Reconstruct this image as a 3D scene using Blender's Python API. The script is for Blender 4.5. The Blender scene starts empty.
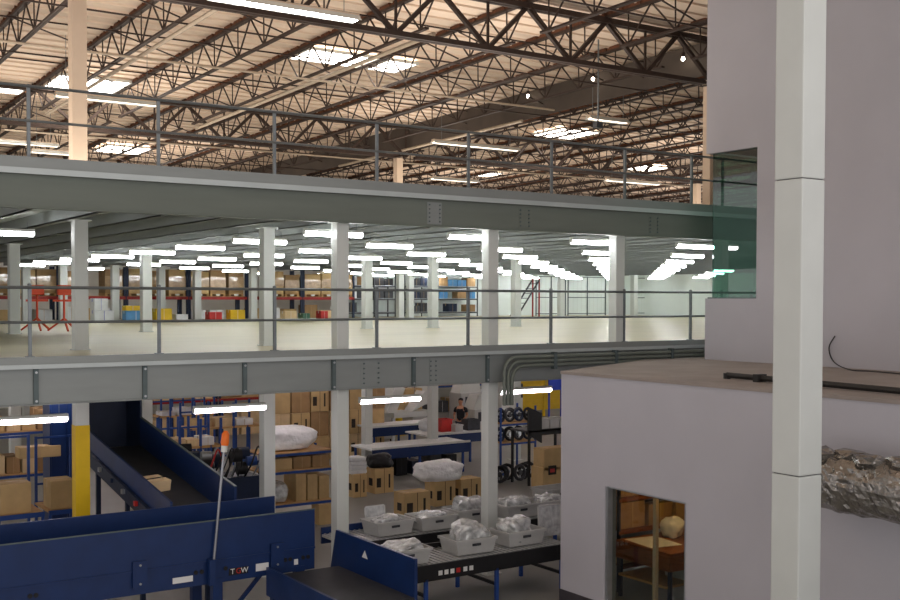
import bpy, bmesh, math, random
from mathutils import Vector, Matrix, noise, Euler
random.seed(7)
S = bpy.context.scene
COL = S.collection
PI = math.pi
# ------------------------------------------------------------------ camera model (used to measure places)
FOC, CYP, YAW, PITCH, ROLL, CZ = 1104.0, 326.6, math.radians(33.84), .025, .0025, 5.42
sa, ca, sp, cp = math.sin(YAW), math.cos(YAW), math.sin(PITCH), math.cos(PITCH)
F_ = Vector((sa*cp, ca*cp, -sp)); U0 = Vector((sa*sp, ca*sp, cp)); R0 = Vector((ca, -sa, 0))
R_ = R0*math.cos(ROLL)+U0*math.sin(ROLL); U_ = U0*math.cos(ROLL)-R0*math.sin(ROLL)
def at(px, py, X=None, Y=None, z=None):
    d = F_+R_*((px-450)/FOC)-U_*((py-CYP)/FOC)
    t = X/d.x if X is not None else Y/d.y if Y is not None else (z-CZ)/d.z
    return Vector((d.x*t, d.y*t, CZ+d.z*t))
def PX(px, Y): return at(px, 300, Y=Y).x
def PZ(px, py, Y): return at(px, py, Y=Y).z
ORD = ['zeroth','first','second','third','fourth','fifth','sixth','seventh','eighth','ninth','tenth','eleventh','twelfth','thirteenth','fourteenth','fifteenth','sixteenth','seventeenth','eighteenth','nineteenth','twentieth','twenty-first','twenty-second','twenty-third','twenty-fourth']
# ------------------------------------------------------------------ materials
def lin(c):
    return tuple(((v/255)/12.92 if v/255 <= .04045 else ((v/255+.055)/1.055)**2.4) for v in c)+(1,)
MATS = {}
def mat(name, rgb, rough=.6, metal=0., var=.12, scale=6., stretch=(1,1,1), bump=0., bscale=40., emit=None, estr=0., coat=0., trans=0., ior=1.45, alpha=1.):
    m = bpy.data.materials.new(name); m.use_nodes = True
    nt = m.node_tree; b = nt.nodes['Principled BSDF']
    b.inputs['Roughness'].default_value = rough; b.inputs['Metallic'].default_value = metal
    b.inputs['IOR'].default_value = ior
    if trans: b.inputs['Transmission Weight'].default_value = trans
    if alpha < 1: b.inputs['Alpha'].default_value = alpha
    if coat: b.inputs['Coat Weight'].default_value = coat
    c = lin(rgb)
    tc = nt.nodes.new('ShaderNodeTexCoord'); mp = nt.nodes.new('ShaderNodeMapping')
    mp.inputs['Scale'].default_value = stretch
    nt.links.new(tc.outputs['Object'], mp.inputs['Vector'])
    if var:
        n = nt.nodes.new('ShaderNodeTexNoise'); n.inputs['Scale'].default_value = scale; n.inputs['Detail'].default_value = 5
        nt.links.new(mp.outputs[0], n.inputs['Vector'])
        r = nt.nodes.new('ShaderNodeValToRGB'); e = r.color_ramp.elements
        e[0].position = .3; e[1].position = .7
        e[0].color = tuple(v*(1-var) for v in c[:3])+(1,); e[1].color = tuple(min(1, v*(1+var)) for v in c[:3])+(1,)
        nt.links.new(n.outputs['Fac'], r.inputs[0]); nt.links.new(r.outputs[0], b.inputs['Base Color'])
    else: b.inputs['Base Color'].default_value = c
    if bump:
        n2 = nt.nodes.new('ShaderNodeTexNoise'); n2.inputs['Scale'].default_value = bscale; n2.inputs['Detail'].default_value = 4
        nt.links.new(mp.outputs[0], n2.inputs['Vector'])
        bp = nt.nodes.new('ShaderNodeBump'); bp.inputs['Strength'].default_value = bump; bp.inputs['Distance'].default_value = .05
        nt.links.new(n2.outputs['Fac'], bp.inputs['Height']); nt.links.new(bp.outputs[0], b.inputs['Normal'])
    if emit:
        b.inputs['Emission Color'].default_value = lin(emit); b.inputs['Emission Strength'].default_value = estr
    MATS[name] = m
    return m
M = MATS
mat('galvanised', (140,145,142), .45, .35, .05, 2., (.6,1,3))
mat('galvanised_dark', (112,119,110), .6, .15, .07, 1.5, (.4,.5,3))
mat('galv_bright', (182,190,188), .4, .3, .05, 2.)
mat('rail_steel', (120,126,128), .4, .6, .1)
mat('clip_steel', (92,104,104), .5, .4, .1)
mat('white_paint', (208,210,204), .5, 0, .04, 2.)
mat('column_white', (203,207,201), .42, 0, .03, 2.)
mat('cream_paint', (206,184,160), .55, 0, .05, 2.)
mat('yellow_paint', (218,180,16), .5, 0, .08, 3.)
mat('wall_paint', (184,182,187), .75, 0, .035, .8)
mat('roof_cap', (150,140,132), .85, 0, .12, 1.5)
mat('base_dark', (62,58,62), .7, 0, .1)
mat('deck_floor', (206,197,166), .45, 0, .06, .35, (1,4,1))
mat('concrete', (142,142,136), .4, 0, .14, .4)
mat('deck_under', (184,190,182), .5, .1, .08, 4.)
mat('roof_deck', (220,200,180), .85, 0, .05, 1.2, (.3,3,1))
mat('roof_steel', (58,44,37), .6, .15, .2, 8.)
mat('roof_rust', (96,58,36), .85, 0, .3, 9.)
mat('curtain', (80,71,64), .8, 0, .1, 2.)
mat('pipe_light', (176,160,140), .5, .2, .1)
mat('skylight', (255,255,255), .4, 0, 0, emit=(255,246,235), estr=6.)
mat('tube_on', (255,255,255), .4, 0, 0, emit=(250,252,255), estr=17.)
mat('tube_low', (255,255,255), .4, 0, 0, emit=(255,240,246), estr=10.)
mat('tube_roof', (255,255,255), .4, 0, 0, emit=(255,236,214), estr=1.6)
mat('tube_warm', (255,255,255), .4, 0, 0, emit=(255,196,130), estr=20.)
mat('bulb', (255,255,255), .4, 0, 0, emit=(255,240,220), estr=12.)
mat('blue_steel', (16,44,92), .42, .1, .12, 3., coat=.15)
mat('blue_dark', (18,34,60), .5, .1, .15, 3.)
mat('blue_rack', (38,72,140), .5, .1, .1)
mat('belt', (44,44,46), .6, 0, .2, 5.)
mat('black', (22,22,24), .55, 0, .2, 8.)
mat('dark_grey', (58,60,64), .5, .1, .2, 8.)
mat('red_beam', (150,30,26), .5, .1, .12)
mat('red_plastic', (190,44,40), .45, 0, .1)
mat('orange', (228,110,24), .45, 0, .1)
mat('orange_red', (206,74,36), .5, .1, .1)
mat('carton', (198,168,118), .8, 0, .1, 3.)
mat('carton_dark', (160,128,88), .8, 0, .12, 3.)
mat('carton_pale', (218,192,148), .8, 0, .1, 3.)
mat('tape', (196,164,116), .35, 0, .05)
mat('print_black', (46,38,30), .8, 0, .1)
mat('white_box', (224,226,226), .7, 0, .05)
mat('wood', (190,150,98), .75, 0, .2, 4., (1,8,1))
mat('brown_panel', (124,70,34), .6, 0, .25, 4., (1,1,6))
mat('plastic_wrap', (250,251,251), .28, 0, .05, 6., bump=.5, bscale=9.)
mat('plastic_bag', (214,217,215), .16, .4, .28, 8., bump=.8, bscale=9.)
mat('tote_grey', (186,186,182), .45, 0, .06, 5.)
mat('foil', (158,154,148), .24, .92, .25, 5., bump=.7, bscale=11.)
mat('steel', (172,176,178), .3, .7, .1)
mat('pole_grey', (150,152,156), .35, .7, .05)
mat('skin', (186,134,104), .6, 0, .05)
mat('hair', (28,22,20), .7, 0, .1)
mat('shirt', (26,26,30), .8, 0, .1)
mat('trousers', (44,48,60), .8, 0, .1)
mat('blue_bright', (40,70,196), .5, 0, .1)
mat('blue_light', (80,140,190), .5, 0, .1)
mat('label_white', (226,226,222), .6, 0, .03)
mat('wrap_film', (188,160,124), .14, 0, .15, 5., bump=.6, bscale=7., coat=.6)
mat('cable', (40,38,36), .6, 0, .1)
mat('green_plastic', (80,120,96), .5, 0, .1)
mat('partition', (234,242,238), .5, 0, .04, .6)
def glass(name, tint, rough=.02, mixf=.25):
    m = bpy.data.materials.new(name); m.use_nodes = True; nt = m.node_tree; nt.nodes.clear()
    o = nt.nodes.new('ShaderNodeOutputMaterial'); mx = nt.nodes.new('ShaderNodeMixShader')
    t = nt.nodes.new('ShaderNodeBsdfTransparent'); g = nt.nodes.new('ShaderNodeBsdfGlossy')
    fr = nt.nodes.new('ShaderNodeFresnel'); fr.inputs[0].default_value = 1.5
    ma = nt.nodes.new('ShaderNodeMath'); ma.operation = 'MULTIPLY_ADD'; ma.inputs[1].default_value = 1.; ma.inputs[2].default_value = mixf
    t.inputs[0].default_value = lin(tint); g.inputs['Roughness'].default_value = rough
    ge = nt.nodes.new('ShaderNodeNewGeometry'); iv = nt.nodes.new('ShaderNodeMath'); iv.operation = 'SUBTRACT'; iv.inputs[0].default_value = 1
    nt.links.new(ge.outputs['Backfacing'], iv.inputs[1]); m2 = nt.nodes.new('ShaderNodeMath'); m2.operation = 'MULTIPLY'
    nt.links.new(fr.outputs[0], ma.inputs[0]); nt.links.new(ma.outputs[0], m2.inputs[0]); nt.links.new(iv.outputs[0], m2.inputs[1]); nt.links.new(m2.outputs[0], mx.inputs[0])
    nt.links.new(t.outputs[0], mx.inputs[1]); nt.links.new(g.outputs[0], mx.inputs[2]); nt.links.new(mx.outputs[0], o.inputs[0])
    M[name] = m
glass('green_glass', (182,210,200), .02, .06)
glass('clear_glass', (226,232,228), .02, .02)
# ------------------------------------------------------------------ mesh helpers
class MB:
    def __init__(s, o=(0,0,0)):
        s.v = []; s.f = []; s.o = Vector(o); s.sm = False
    def add(s, vs, fs):
        n = len(s.v); s.v += [Vector(v)-s.o for v in vs]; s.f += [tuple(i+n for i in f) for f in fs]; return s
    def box(s, x0, x1, y0, y1, z0, z1):
        if x0 > x1: x0, x1 = x1, x0
        if y0 > y1: y0, y1 = y1, y0
        if z0 > z1: z0, z1 = z1, z0
        return s.add([(x0,y0,z0),(x1,y0,z0),(x1,y1,z0),(x0,y1,z0),(x0,y0,z1),(x1,y0,z1),(x1,y1,z1),(x0,y1,z1)],
            [(0,3,2,1),(4,5,6,7),(0,1,5,4),(1,2,6,5),(2,3,7,6),(3,0,4,7)])
    def cbox(s, x, y, z, sx, sy, sz): return s.box(x-sx/2, x+sx/2, y-sy/2, y+sy/2, z, z+sz)
    def bar(s, p, q, w, h=None, up=(0,0,1)):
        p, q = Vector(p), Vector(q); h = h or w; d = (q-p).normalized(); up = Vector(up)
        if abs(d.dot(up)) > .98: up = Vector((0,1,0))
        a = d.cross(up).normalized()*w/2; b = a.cross(d).normalized()*h/2
        return s.add([p-a-b,p+a-b,p+a+b,p-a+b,q-a-b,q+a-b,q+a+b,q-a+b],[(0,1,2,3),(7,6,5,4),(0,4,5,1),(1,5,6,2),(2,6,7,3),(3,7,4,0)])
    def tube(s, pts, r, n=8, cap=True):
        pts = [Vector(p) for p in pts]; rs = r if isinstance(r, (list, tuple)) else [r]*len(pts)
        base = len(s.v); vs = []; fs = []; a = None
        for i, p in enumerate(pts):
            d = (pts[min(i+1, len(pts)-1)]-pts[max(i-1, 0)]).normalized()
            if a is None:
                u = Vector((0,0,1)) if abs(d.z) < .9 else Vector((1,0,0)); a = d.cross(u).normalized()
            else: a = (a-d*a.dot(d)).normalized()
            b = d.cross(a)
            for k in range(n):
                t = 2*PI*k/n; vs.append(p+(a*math.cos(t)+b*math.sin(t))*rs[i])
        for i in range(len(pts)-1):
            for k in range(n):
                k2 = (k+1) % n; fs.append((i*n+k, i*n+k2, (i+1)*n+k2, (i+1)*n+k))
        if cap: fs.append(tuple(range(n-1, -1, -1))); fs.append(tuple((len(pts)-1)*n+k for k in range(n)))
        s.sm = True
        return s.add(vs, fs)
    def prism(s, poly, z0, z1):                       # polygon in XY
        n = len(poly); ar = sum(poly[i][0]*poly[(i+1)%n][1]-poly[(i+1)%n][0]*poly[i][1] for i in range(n))
        if ar < 0: poly = poly[::-1]
        vs = [(x,y,z0) for x,y in poly]+[(x,y,z1) for x,y in poly]
        return s.add(vs, [tuple(range(n-1,-1,-1)), tuple(range(n,2*n))]+[(i,(i+1)%n,n+(i+1)%n,n+i) for i in range(n)])
    def slab(s, pts, d):                               # polygon in 3D thickened by vector d
        n = len(pts); d = Vector(d); vs = [Vector(p) for p in pts]; vs += [p+d for p in vs]
        return s.add(vs, [tuple(range(n-1,-1,-1)), tuple(range(n,2*n))]+[(i,(i+1)%n,n+(i+1)%n,n+i) for i in range(n)])
    def blob(s, c, r, amp=.15, freq=1.5, seed=0, sub=3, flat=None, sq=1.):
        bm = bmesh.new(); bmesh.ops.create_icosphere(bm, subdivisions=sub, radius=1)
        off = Vector((seed*3.7, seed*1.3, seed*2.1)); vs = []
        for v in bm.verts:
            d = v.co.normalized()
            if sq != 1.: d = Vector([math.copysign(abs(t)**sq, t) for t in d])
            k = 1+amp*noise.noise(d*freq+off)+amp*.5*noise.noise(d*freq*2.7+off)
            p = Vector((d.x*r[0]*k, d.y*r[1]*k, d.z*r[2]*k))
            if flat is not None and p.z < flat: p.z = flat
            vs.append(Vector(c)+p)
        fs = [tuple(v.index for v in f.verts) for f in bm.faces]; bm.free(); s.sm = True
        return s.add(vs, fs)
    def build(s, name, m, parent=None, smooth=None, bevel=0):
        me = bpy.data.meshes.new(name); me.from_pydata([tuple(v) for v in s.v], [], s.f)
        bm = bmesh.new(); bm.from_mesh(me); bmesh.ops.recalc_face_normals(bm, faces=bm.faces)
        if bevel: bmesh.ops.bevel(bm, geom=list(bm.edges), offset=bevel, segments=2, affect='EDGES', profile=.6)
        bm.to_mesh(me); bm.free()
        me.materials.append(M[m] if isinstance(m, str) else m)
        if smooth if smooth is not None else s.sm:
            me.polygons.foreach_set('use_smooth', [True]*len(me.polygons))
            try: me.set_sharp_from_angle(angle=math.radians(45))
            except Exception: pass
        o = bpy.data.objects.new(name, me); COL.objects.link(o)
        if parent: o.parent = parent
        else: o.location = s.o
        return o
LABELS = {}
def tag(o, label, cat, group=None, kind=None):
    assert label not in LABELS or group, label
    LABELS[label] = 1
    o['label'] = label; o['category'] = cat
    if group: o['group'] = group
    if kind: o['kind'] = kind
    return o
def thing(name, label, cat, loc=(0,0,0), rz=0, group=None):
    o = bpy.data.objects.new(name, None); COL.objects.link(o); o.empty_display_size = .2
    o.location = loc; o.rotation_euler = (0,0,rz)
    return tag(o, label, cat, group)
def struct(o, label, cat): return tag(o, label, cat, kind='structure')
def dup(root, loc, rz, label, group=None):
    r = root.copy(); COL.objects.link(r); r.location = loc; r.rotation_euler = (root.rotation_euler.x, root.rotation_euler.y, rz)
    r['label'] = label; LABELS[label] = 1
    if group: r['group'] = group
    for ch in list(root.children):
        c = ch.copy(); COL.objects.link(c); c.parent = r
        for g in list(ch.children):
            d = g.copy(); COL.objects.link(d); d.parent = c
    return r
# ------------------------------------------------------------------ levels
Y0 = 17.4                    # face of the mezzanine
ZM = 4.50                    # lower deck floor
ZU = 7.30                    # upper deck floor
SL = .0187                    # roof fall
def zr(Y): return 12.84-SL*Y
# ------------------------------------------------------------------ SETTING
struct(MB().box(-8, 62, -4, 57.2, -.2, 0).build('floor', 'concrete'), 'grey polished concrete ground floor of the warehouse', 'floor')
struct(MB().box(-4, 46, Y0+.08, 50, 4.30, ZM).build('floor', 'deck_floor'), 'pale beige floor of the open mezzanine level', 'floor')
# upper deck: corrugated underside
fl = MB(); prof = []
x = -4.0
y = Y0+.12
while y < 50:
    prof += [(y, 7.02), (y+.10, 7.02), (y+.14, 7.09), (y+.26, 7.09)]; y += .3
vs = []; fs = []
for X in (-4, 46):
    for (yy, zz) in prof: vs.append((X, yy, zz))
    for (yy, zz) in reversed(prof): vs.append((X, yy, ZU))
n = len(prof)*2
for i in range(n): fs.append((i, (i+1) % n, n+(i+1) % n, n+i))
fl.add(vs, fs)
deck = struct(fl.build('ceiling', 'deck_under', smooth=False), 'ribbed steel underside of the upper mezzanine deck', 'ceiling')
X = -3.2
while X < 45:
    b = MB().box(X, X+.06, Y0+.15, 49.9, 6.80, 7.02).box(X, X+.09, Y0+.15, 49.9, 6.80, 6.815)
    b.build('deck_joist', 'galvanised', deck); X += 1.05
# roof
rf = MB(); th = math.atan(SL)
rf.slab([(-10,4,zr(4)),(66,4,zr(4)),(66,57.2,zr(57.2)),(-10,57.2,zr(57.2))], (0,0,.2))
y = 14.5
while y < 57: rf.slab([(-10,y,zr(y)-.05),(66,y,zr(y)-.05),(66,y+.04,zr(y)-.05),(-10,y+.04,zr(y)-.05)], (0,0,.08)); y += .61
struct(rf.build('ceiling', 'roof_deck'), 'pale timber roof deck above the steel trusses', 'ceiling')
struct(MB().box(-8, 62, 57, 57.2, 0, 12.4).build('wall_back', 'white_paint'), 'pale far back wall of the warehouse', 'wall')
# office block: lower storey
XO, YO, ZO = 12.5, 15.1, 4.10
x0w, x1w, zdoor = None, None, 2.28
dl = at(607, 491, X=XO).y; dr = at(686, 507, X=XO).y           # opening along Y
w = MB()
w.box(XO, XO+.15, dl, YO, 0.28, ZO).box(XO, XO+.15, 1.5, dr, 0.28, ZO).box(XO, XO+.15, dr, dl, zdoor, ZO)
struct(w.build('wall_right', 'wall_paint'), 'lavender grey wall of the low office block with a glazed doorway', 'wall')
struct(MB().slab([(XO,YO,.28),(16.45,17.02,.28),(16.45,17.02,ZO),(XO,YO,ZO)], (.06,-.12,0)).build('wall_right', 'wall_paint'), 'angled end wall of the low office block facing the mezzanine', 'wall')
struct(MB().box(XO-.02, XO+.15, dl, YO+.01, 0, .28).box(XO-.02, XO+.15, 1.5, dr, 0, .28).build('baseboard_right', 'base_dark'), 'dark painted base strip along the foot of the office wall', 'baseboard')
struct(MB().prism([(XO-.02,YO),(16.4,17.05),(30,17.05),(30,1.5),(XO-.02,1.5)], ZO, ZO+.05).build('ceiling', 'roof_cap'), 'dusty grey brown flat top of the low office block', 'roof')
# upper storey with corner window
XU, YU = 17.6, 16.5
wz0, wz1 = at(714, 298.5, X=XU).z, at(714, 153, X=XU).z
wy = at(757, 200, X=XU).y
ZT = zr(16)
u = MB().box(XU, XU+.15, 1.5, wy, ZO+.05, ZT).box(XU, XU+.15, wy, YU, ZO+.05, wz0).box(XU, XU+.15, wy, YU, wz1, ZT)
struct(u.build('wall_right', 'wall_paint'), 'tall lavender grey office wall rising to the roof with a corner window', 'wall')
u = MB().box(XU+.15, 20.2, YU-.15, YU, ZO+.05, wz0).box(XU+.15, 20.2, YU-.15, YU, wz1, ZT).box(20.2, 30, YU-.15, YU, ZO+.05, ZT)
struct(u.build('wall_back', 'wall_paint'), 'return wall of the tall office facing the mezzanine edge', 'wall')
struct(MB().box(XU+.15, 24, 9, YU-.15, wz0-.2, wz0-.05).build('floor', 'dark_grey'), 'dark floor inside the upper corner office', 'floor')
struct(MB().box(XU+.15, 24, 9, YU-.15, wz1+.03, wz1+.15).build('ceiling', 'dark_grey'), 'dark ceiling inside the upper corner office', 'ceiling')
g = .10
win = thing('window_2', 'greenish glass corner window high in the tall office wall', 'window', (XU, YU, wz0)); win['kind'] = 'structure'
o = (XU, YU, wz0)
MB(o).box(XU+g, XU+g+.012, wy, YU-g, wz0, wz1).build('glass', 'green_glass', win)
MB(o).box(XU+g, 20.2, YU-g-.012, YU-g, wz0, wz1).build('glass', 'green_glass', win)
MB(o).box(XU+.05, XU+.12, wy, YU-.02, wz0-.0, wz0+.025).box(XU+.05, XU+.12, wy, wy+.03, wz0, wz1).build('window_frame', 'clip_steel', win)
# office doorway: jamb, pane, and room behind
win = thing('window_1', 'glazed doorway with pale metal jamb in the low office wall', 'window', (XO, dl, 0)); win['kind'] = 'structure'
o = (XO, dl, 0)
MB(o).box(XO-.03, XO+.15, dl-.06, dl, 0, zdoor).box(XO+.0, XO+.15, dr, dl-.06, zdoor-.025, zdoor).box(XO+.0, XO+.15, dr, dr+.03, 0, zdoor-.025).build('window_frame', 'steel', win)
MB(o).box(XO+.07, XO+.08, dr+.03, dl-.06, .0, zdoor-.025).build('glass', 'clear_glass', win)
struct(MB().box(XO+.15, 24, 8, 8.1, 0, 2.9).box(23.9, 24, 8.1, 15, 0, 2.9).build('wall_right', 'brown_panel'), 'brown panelled wall inside the room behind the glazed doorway', 'wall')
struct(MB().prism([(XO+.15,8),(24,8),(24,17),(16.5,17.0),(XO+.15,15.0)], 2.9, 3.0).build('ceiling', 'white_paint'), 'pale ceiling of the room behind the glazed doorway', 'ceiling')
# mezzanine back: white wall + partition
struct(MB().box(45.9, 46, 17.6, 50, ZM, 7.0).build('wall_right', 'partition'), 'bright white side wall closing the far right end of the mezzanine', 'wall')
struct(MB().box(26.5, 45.9, 49.8, 50, ZM, 7.0).build('wall_back', 'partition'), 'bright white back wall at the right end of the mezzanine', 'wall')

# ------------------------------------------------------------------ FRONT BEAMS
def edge_beam(name, label, zt, zb, mid, mat_, stiff, splices, edge_h):
    t = thing(name, label, 'beam', (-3, Y0, zb)); o = (-3, Y0, zb); L0, L1 = -3, 22.5
    MB(o).box(L0, L1, Y0, Y0+.012, zb+.012, mid).build('web', mat_, t)
    MB(o).box(L0, L1, Y0-.07, Y0+.07, zb, zb+.014).build('bottom_flange', mat_, t)
    MB(o).box(L0, L1, Y0-.09, Y0+.07, mid, mid+.014).build('top_flange', mat_, t)
    MB(o).box(L0, L1, Y0-.115, Y0-.09, mid, mid+edge_h).build('edge_angle', 'galv_bright', t)
    MB(o).box(L0, L1, Y0-.085, Y0-.06, mid+.02, zt).build('toe_plate', 'galvanised', t)
    for px in stiff:
        X = PX(px, Y0)
        st = MB(o).box(X-.035, X+.035, Y0-.05, Y0, zb+.014, mid-.01).build('stiffener', 'clip_steel', t)
        b = MB(o)
        for zz in (zb+.06, mid-.06): b.tube([(X, Y0-.062, zz), (X, Y0-.05, zz)], .02, 6)
        b.build('bolt', 'steel', st)
    for px, wd, plate in splices:
        X = PX(px, Y0)
        sp_ = MB(o).box(X-wd/2, X+wd/2, Y0-.012 if plate else Y0-.004, Y0, zb+.05, mid-.05).build('splice_plate', 'galvanised' if plate else mat_, t)
        b = MB(o)
        for dx in (-wd*.36, wd*.36):
            for k in range(5):
                zz = zb+.1+k*(mid-zb-.2)/4; b.tube([(X+dx, Y0-.028, zz), (X+dx, Y0-.004, zz)], .016, 6)
        b.build('bolt', 'clip_steel', sp_)
    return t
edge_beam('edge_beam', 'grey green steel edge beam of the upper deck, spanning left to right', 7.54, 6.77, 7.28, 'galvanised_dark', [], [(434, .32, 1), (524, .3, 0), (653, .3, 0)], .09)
edge_beam('edge_beam', 'grey steel edge beam of the lower deck with dark vertical clips', 4.53, 3.795, 4.35, 'galvanised', [35, 144, 244, 333, 413, 487], [(371, .42, 0), (433, .16, 1)], .065)
# ------------------------------------------------------------------ GUARD RAILS
PXS = [4.04, 6.05, 8.09, 10.12, 12.15, 14.2, 16.2, 18.2, 20.2]
def guard(label, z, top, mid_):
    t = thing('guard_rail', label, 'railing', (2, 17.5, z)); o = (2, 17.5, z)
    for X in PXS:
        p = MB(o).box(X-.024, X+.024, 17.476, 17.524, z, z+1.1).build('post', 'rail_steel', t)
        MB(o).tube([(X,17.5,z+1.1),(X,17.5,z+1.115),(X,17.5,z+1.125)], [.034,.03,.012], 8).build('post_cap', 'rail_steel', p)
        MB(o).box(X-.06, X+.06, 17.44, 17.56, z, z+.012).build('base_plate', 'rail_steel', p)
    MB(o).tube([(2,17.47,top),(21.4,17.47,top)], .024, 8).build('top_rail', 'rail_steel', t)
    MB(o).tube([(2,17.47,mid_),(21.4,17.47,mid_)], .021, 8).build('mid_rail', 'rail_steel', t)
guard('grey pipe guard rail along the edge of the upper deck, under the roof trusses', 7.53, 8.62, 8.10)
guard('grey pipe guard rail along the edge of the lower deck, before the bright floor', 4.52, 5.58, 5.05)
# ------------------------------------------------------------------ MEZZANINE COLUMNS
cols = []
def column(X, Y, label, a=.24, z0=0, z1=6.80, yellow=None):
    t = thing('steel_column', label, 'column', (X, Y, z0), 0, 'mezzanine columns')
    MB().box(-a/2, a/2, -a/2, a/2, .02, z1-z0).build('shaft', 'column_white', t, bevel=.015)
    MB().box(-a*.8, a*.8, -a*.8, a*.8, 0, .02).build('base_plate', 'column_white', t)
    if ZM > z0: MB().box(-a*.6, a*.6, -a*.6, a*.6, ZM-z0, ZM-z0+.02).build('deck_plate', 'column_white', t)
    if yellow: MB().box(-a/2-.004, a/2+.004, -a/2-.004, a/2+.004, .02, yellow).build('yellow_paint', 'yellow_paint', t)
    MB().box(-a*.7, a*.7, -a*.7, a*.7, z1-z0-.02, z1-z0).build('cap_plate', 'column_white', t)
YF = Y0+.22
for i, px in enumerate((340, 490, 616.5)):
    column(PX(px, YF), YF, 'white square steel column carrying the front edge beams, %s from the left' % ORD[i+1])
column(PX(80, 19.9), 19.9, 'white steel column with yellow painted lower half beside the blue incline conveyor', yellow=3.17)
column(PX(267, 19.9), 19.9, 'white steel column just behind the right end of the big blue trough')
for i, px in enumerate((14, 146, 367, 433, 516)):
    column(PX(px, 29.6), 29.6, 'white mezzanine column standing mid depth on the pale deck, %s from the left in its row' % ORD[i+1], .26)
for i, px in enumerate((26, 63, 115, 161, 197, 253, 400, 410, 561, 634, 688)):
    column(PX(px, 46.3), 46.3, 'white mezzanine column far back near the rear of the deck, %s from the left in its row' % ORD[i+1], .3)
# ------------------------------------------------------------------ FLUORESCENT FIXTURES
def tube_fixture(label, loc, L, mt, group, hang=0., cat='light'):
    t = thing('fluorescent_light', label, cat, loc, 0, group)
    MB().box(-L/2, L/2, -.05, .05, .035, .085).build('housing', 'white_paint', t)
    MB().tube([(-L/2+.02,0,0),(L/2-.02,0,0)], .05, 10).build('lamp_tube', mt, t)
    for sx in (-1, 1):
        MB().box(sx*L/2-.01, sx*L/2+.01, -.045, .045, -.03, .036).build('end_cap', 'white_paint', t)
        if hang: MB().tube([(sx*L*.4,0,.08),(sx*L*.4,0,hang)], .006, 5).build('hanger', 'rail_steel', t)
    return t
proto = None; rows = {}
for k in range(10):
    Y = 18.0 if k == 0 else 17.9+3.36*k
    xs = []
    for j in range(0, 12):
        X = 9.5+3.12*j
        if .19*Y+.8 < X < 1.10*Y+.5 and X < 44 and (k < 7 or X > 22 or (j+k) % 2): xs.append(X)
    if k == 1: xs = [4.4]+xs
    rows[k] = (Y, xs)
for k, (Y, xs) in rows.items():
    for i, X in enumerate(xs):
        lb = 'lit tube under the upper deck, %s from left in the %s row back' % (ORD[i+1], ORD[k+1])
        if proto is None: proto = tube_fixture(lb, (X, Y, 6.60), 1.2, 'tube_on', 'fluorescent tubes under the upper deck', .21)
        else: dup(proto, (X, Y, 6.60 if k else 6.64), 0, lb)
low = None
for i, (p0, p1, py) in enumerate(((-14, 62, 421), (194, 267, 409), (360, 421, 400), (499, 553, 391))):
    c = at((p0+p1)/2, py, z=3.46); X0 = PX(p0, c.y); X1 = PX(p1, c.y)
    lb = 'long lit fluorescent tube hanging below the lower deck edge, %s from the left' % ORD[i+1]
    if low is None: low = tube_fixture(lb, c, 1.36, 'tube_low', 'fluorescent tubes below the lower deck', .8)
    else: dup(low, c, 0, lb)
k = 0
for Y in (23.5, 26.5, 29.5, 32.5, 35.5, 38.5, 41.5):  # hidden tubes behind the edge beam, added to brighten the ground floor
    for i, X in enumerate((6, 11, 16, 21, 26, 31, 36)):
        if not .2*Y < X < 1.0*Y: continue
        k += 1
        dup(low, (X, Y, 3.46), 0, 'added tube lighting the ground floor work area, %s from left, %s row back' % (ORD[i+1], ORD[int((Y-23.5)/3)+2]))
# ------------------------------------------------------------------ ROOF STEEL
def jx(k): return 6.12+2.44*k
BAYS = [(5.0, 20.5), (20.5, 36.0), (36.0, 51.5)]
L = 15.46
def joist_meshes():
    top = MB().bar((-.03,0,-.14),(-.03,L,-.14), .05, .06).bar((.035,0,-.14),(.035,L,-.14), .05, .06)
    bot = MB().bar((-.03,.5,-.95),(-.03,L-.5,-.95), .045, .05).bar((.03,.5,-.95),(.03,L-.5,-.95), .045, .05)
    web = MB(); nb = 10; d = L/nb
    for i in range(nb):
        y = d*(i+.5)
        web.bar((0,y-d/2,-.14),(0,y,-.95), .032).bar((0,y+d/2,-.14),(0,y,-.95), .032).bar((0,y,-.14),(0,y,-.95), .026)
    nail = MB().box(-.045, .045, 0, L, -.105, -.02); y = .2
    while y < L:
        nail.box(-.085, .085, y-.025, y+.025, -.105, -.03); y += .61
    return top, bot, web, nail
JP = None
def joist(X, Y, label):
    global JP
    if JP is None:
        JP = thing('roof_joist', label, 'roof joist', (X, Y, zr(Y)), 0, 'open web roof joists'); JP.rotation_euler = (-th, 0, 0)
        a, b, c, d = joist_meshes()
        a.build('top_chord', 'roof_steel', JP); b.build('bottom_chord', 'roof_steel', JP); c.build('web', 'roof_steel', JP); d.build('nailer', 'roof_rust', JP)
    else: dup(JP, (X, Y, zr(Y)), 0, label)
for bi, (ya, yb) in enumerate(BAYS):
    lo, hi = ((14, 24.5), (2.5, 42.5), (6, 60.5))[bi]
    i = 0
    for k in range(-3, 24):
        if lo < jx(k) < hi:
            i += 1
            joist(jx(k), ya+.02, 'dark open web roof joist, %s from left in the %s bay of trusses' % (ORD[i], ('nearest','middle','farthest')[bi]))
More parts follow.
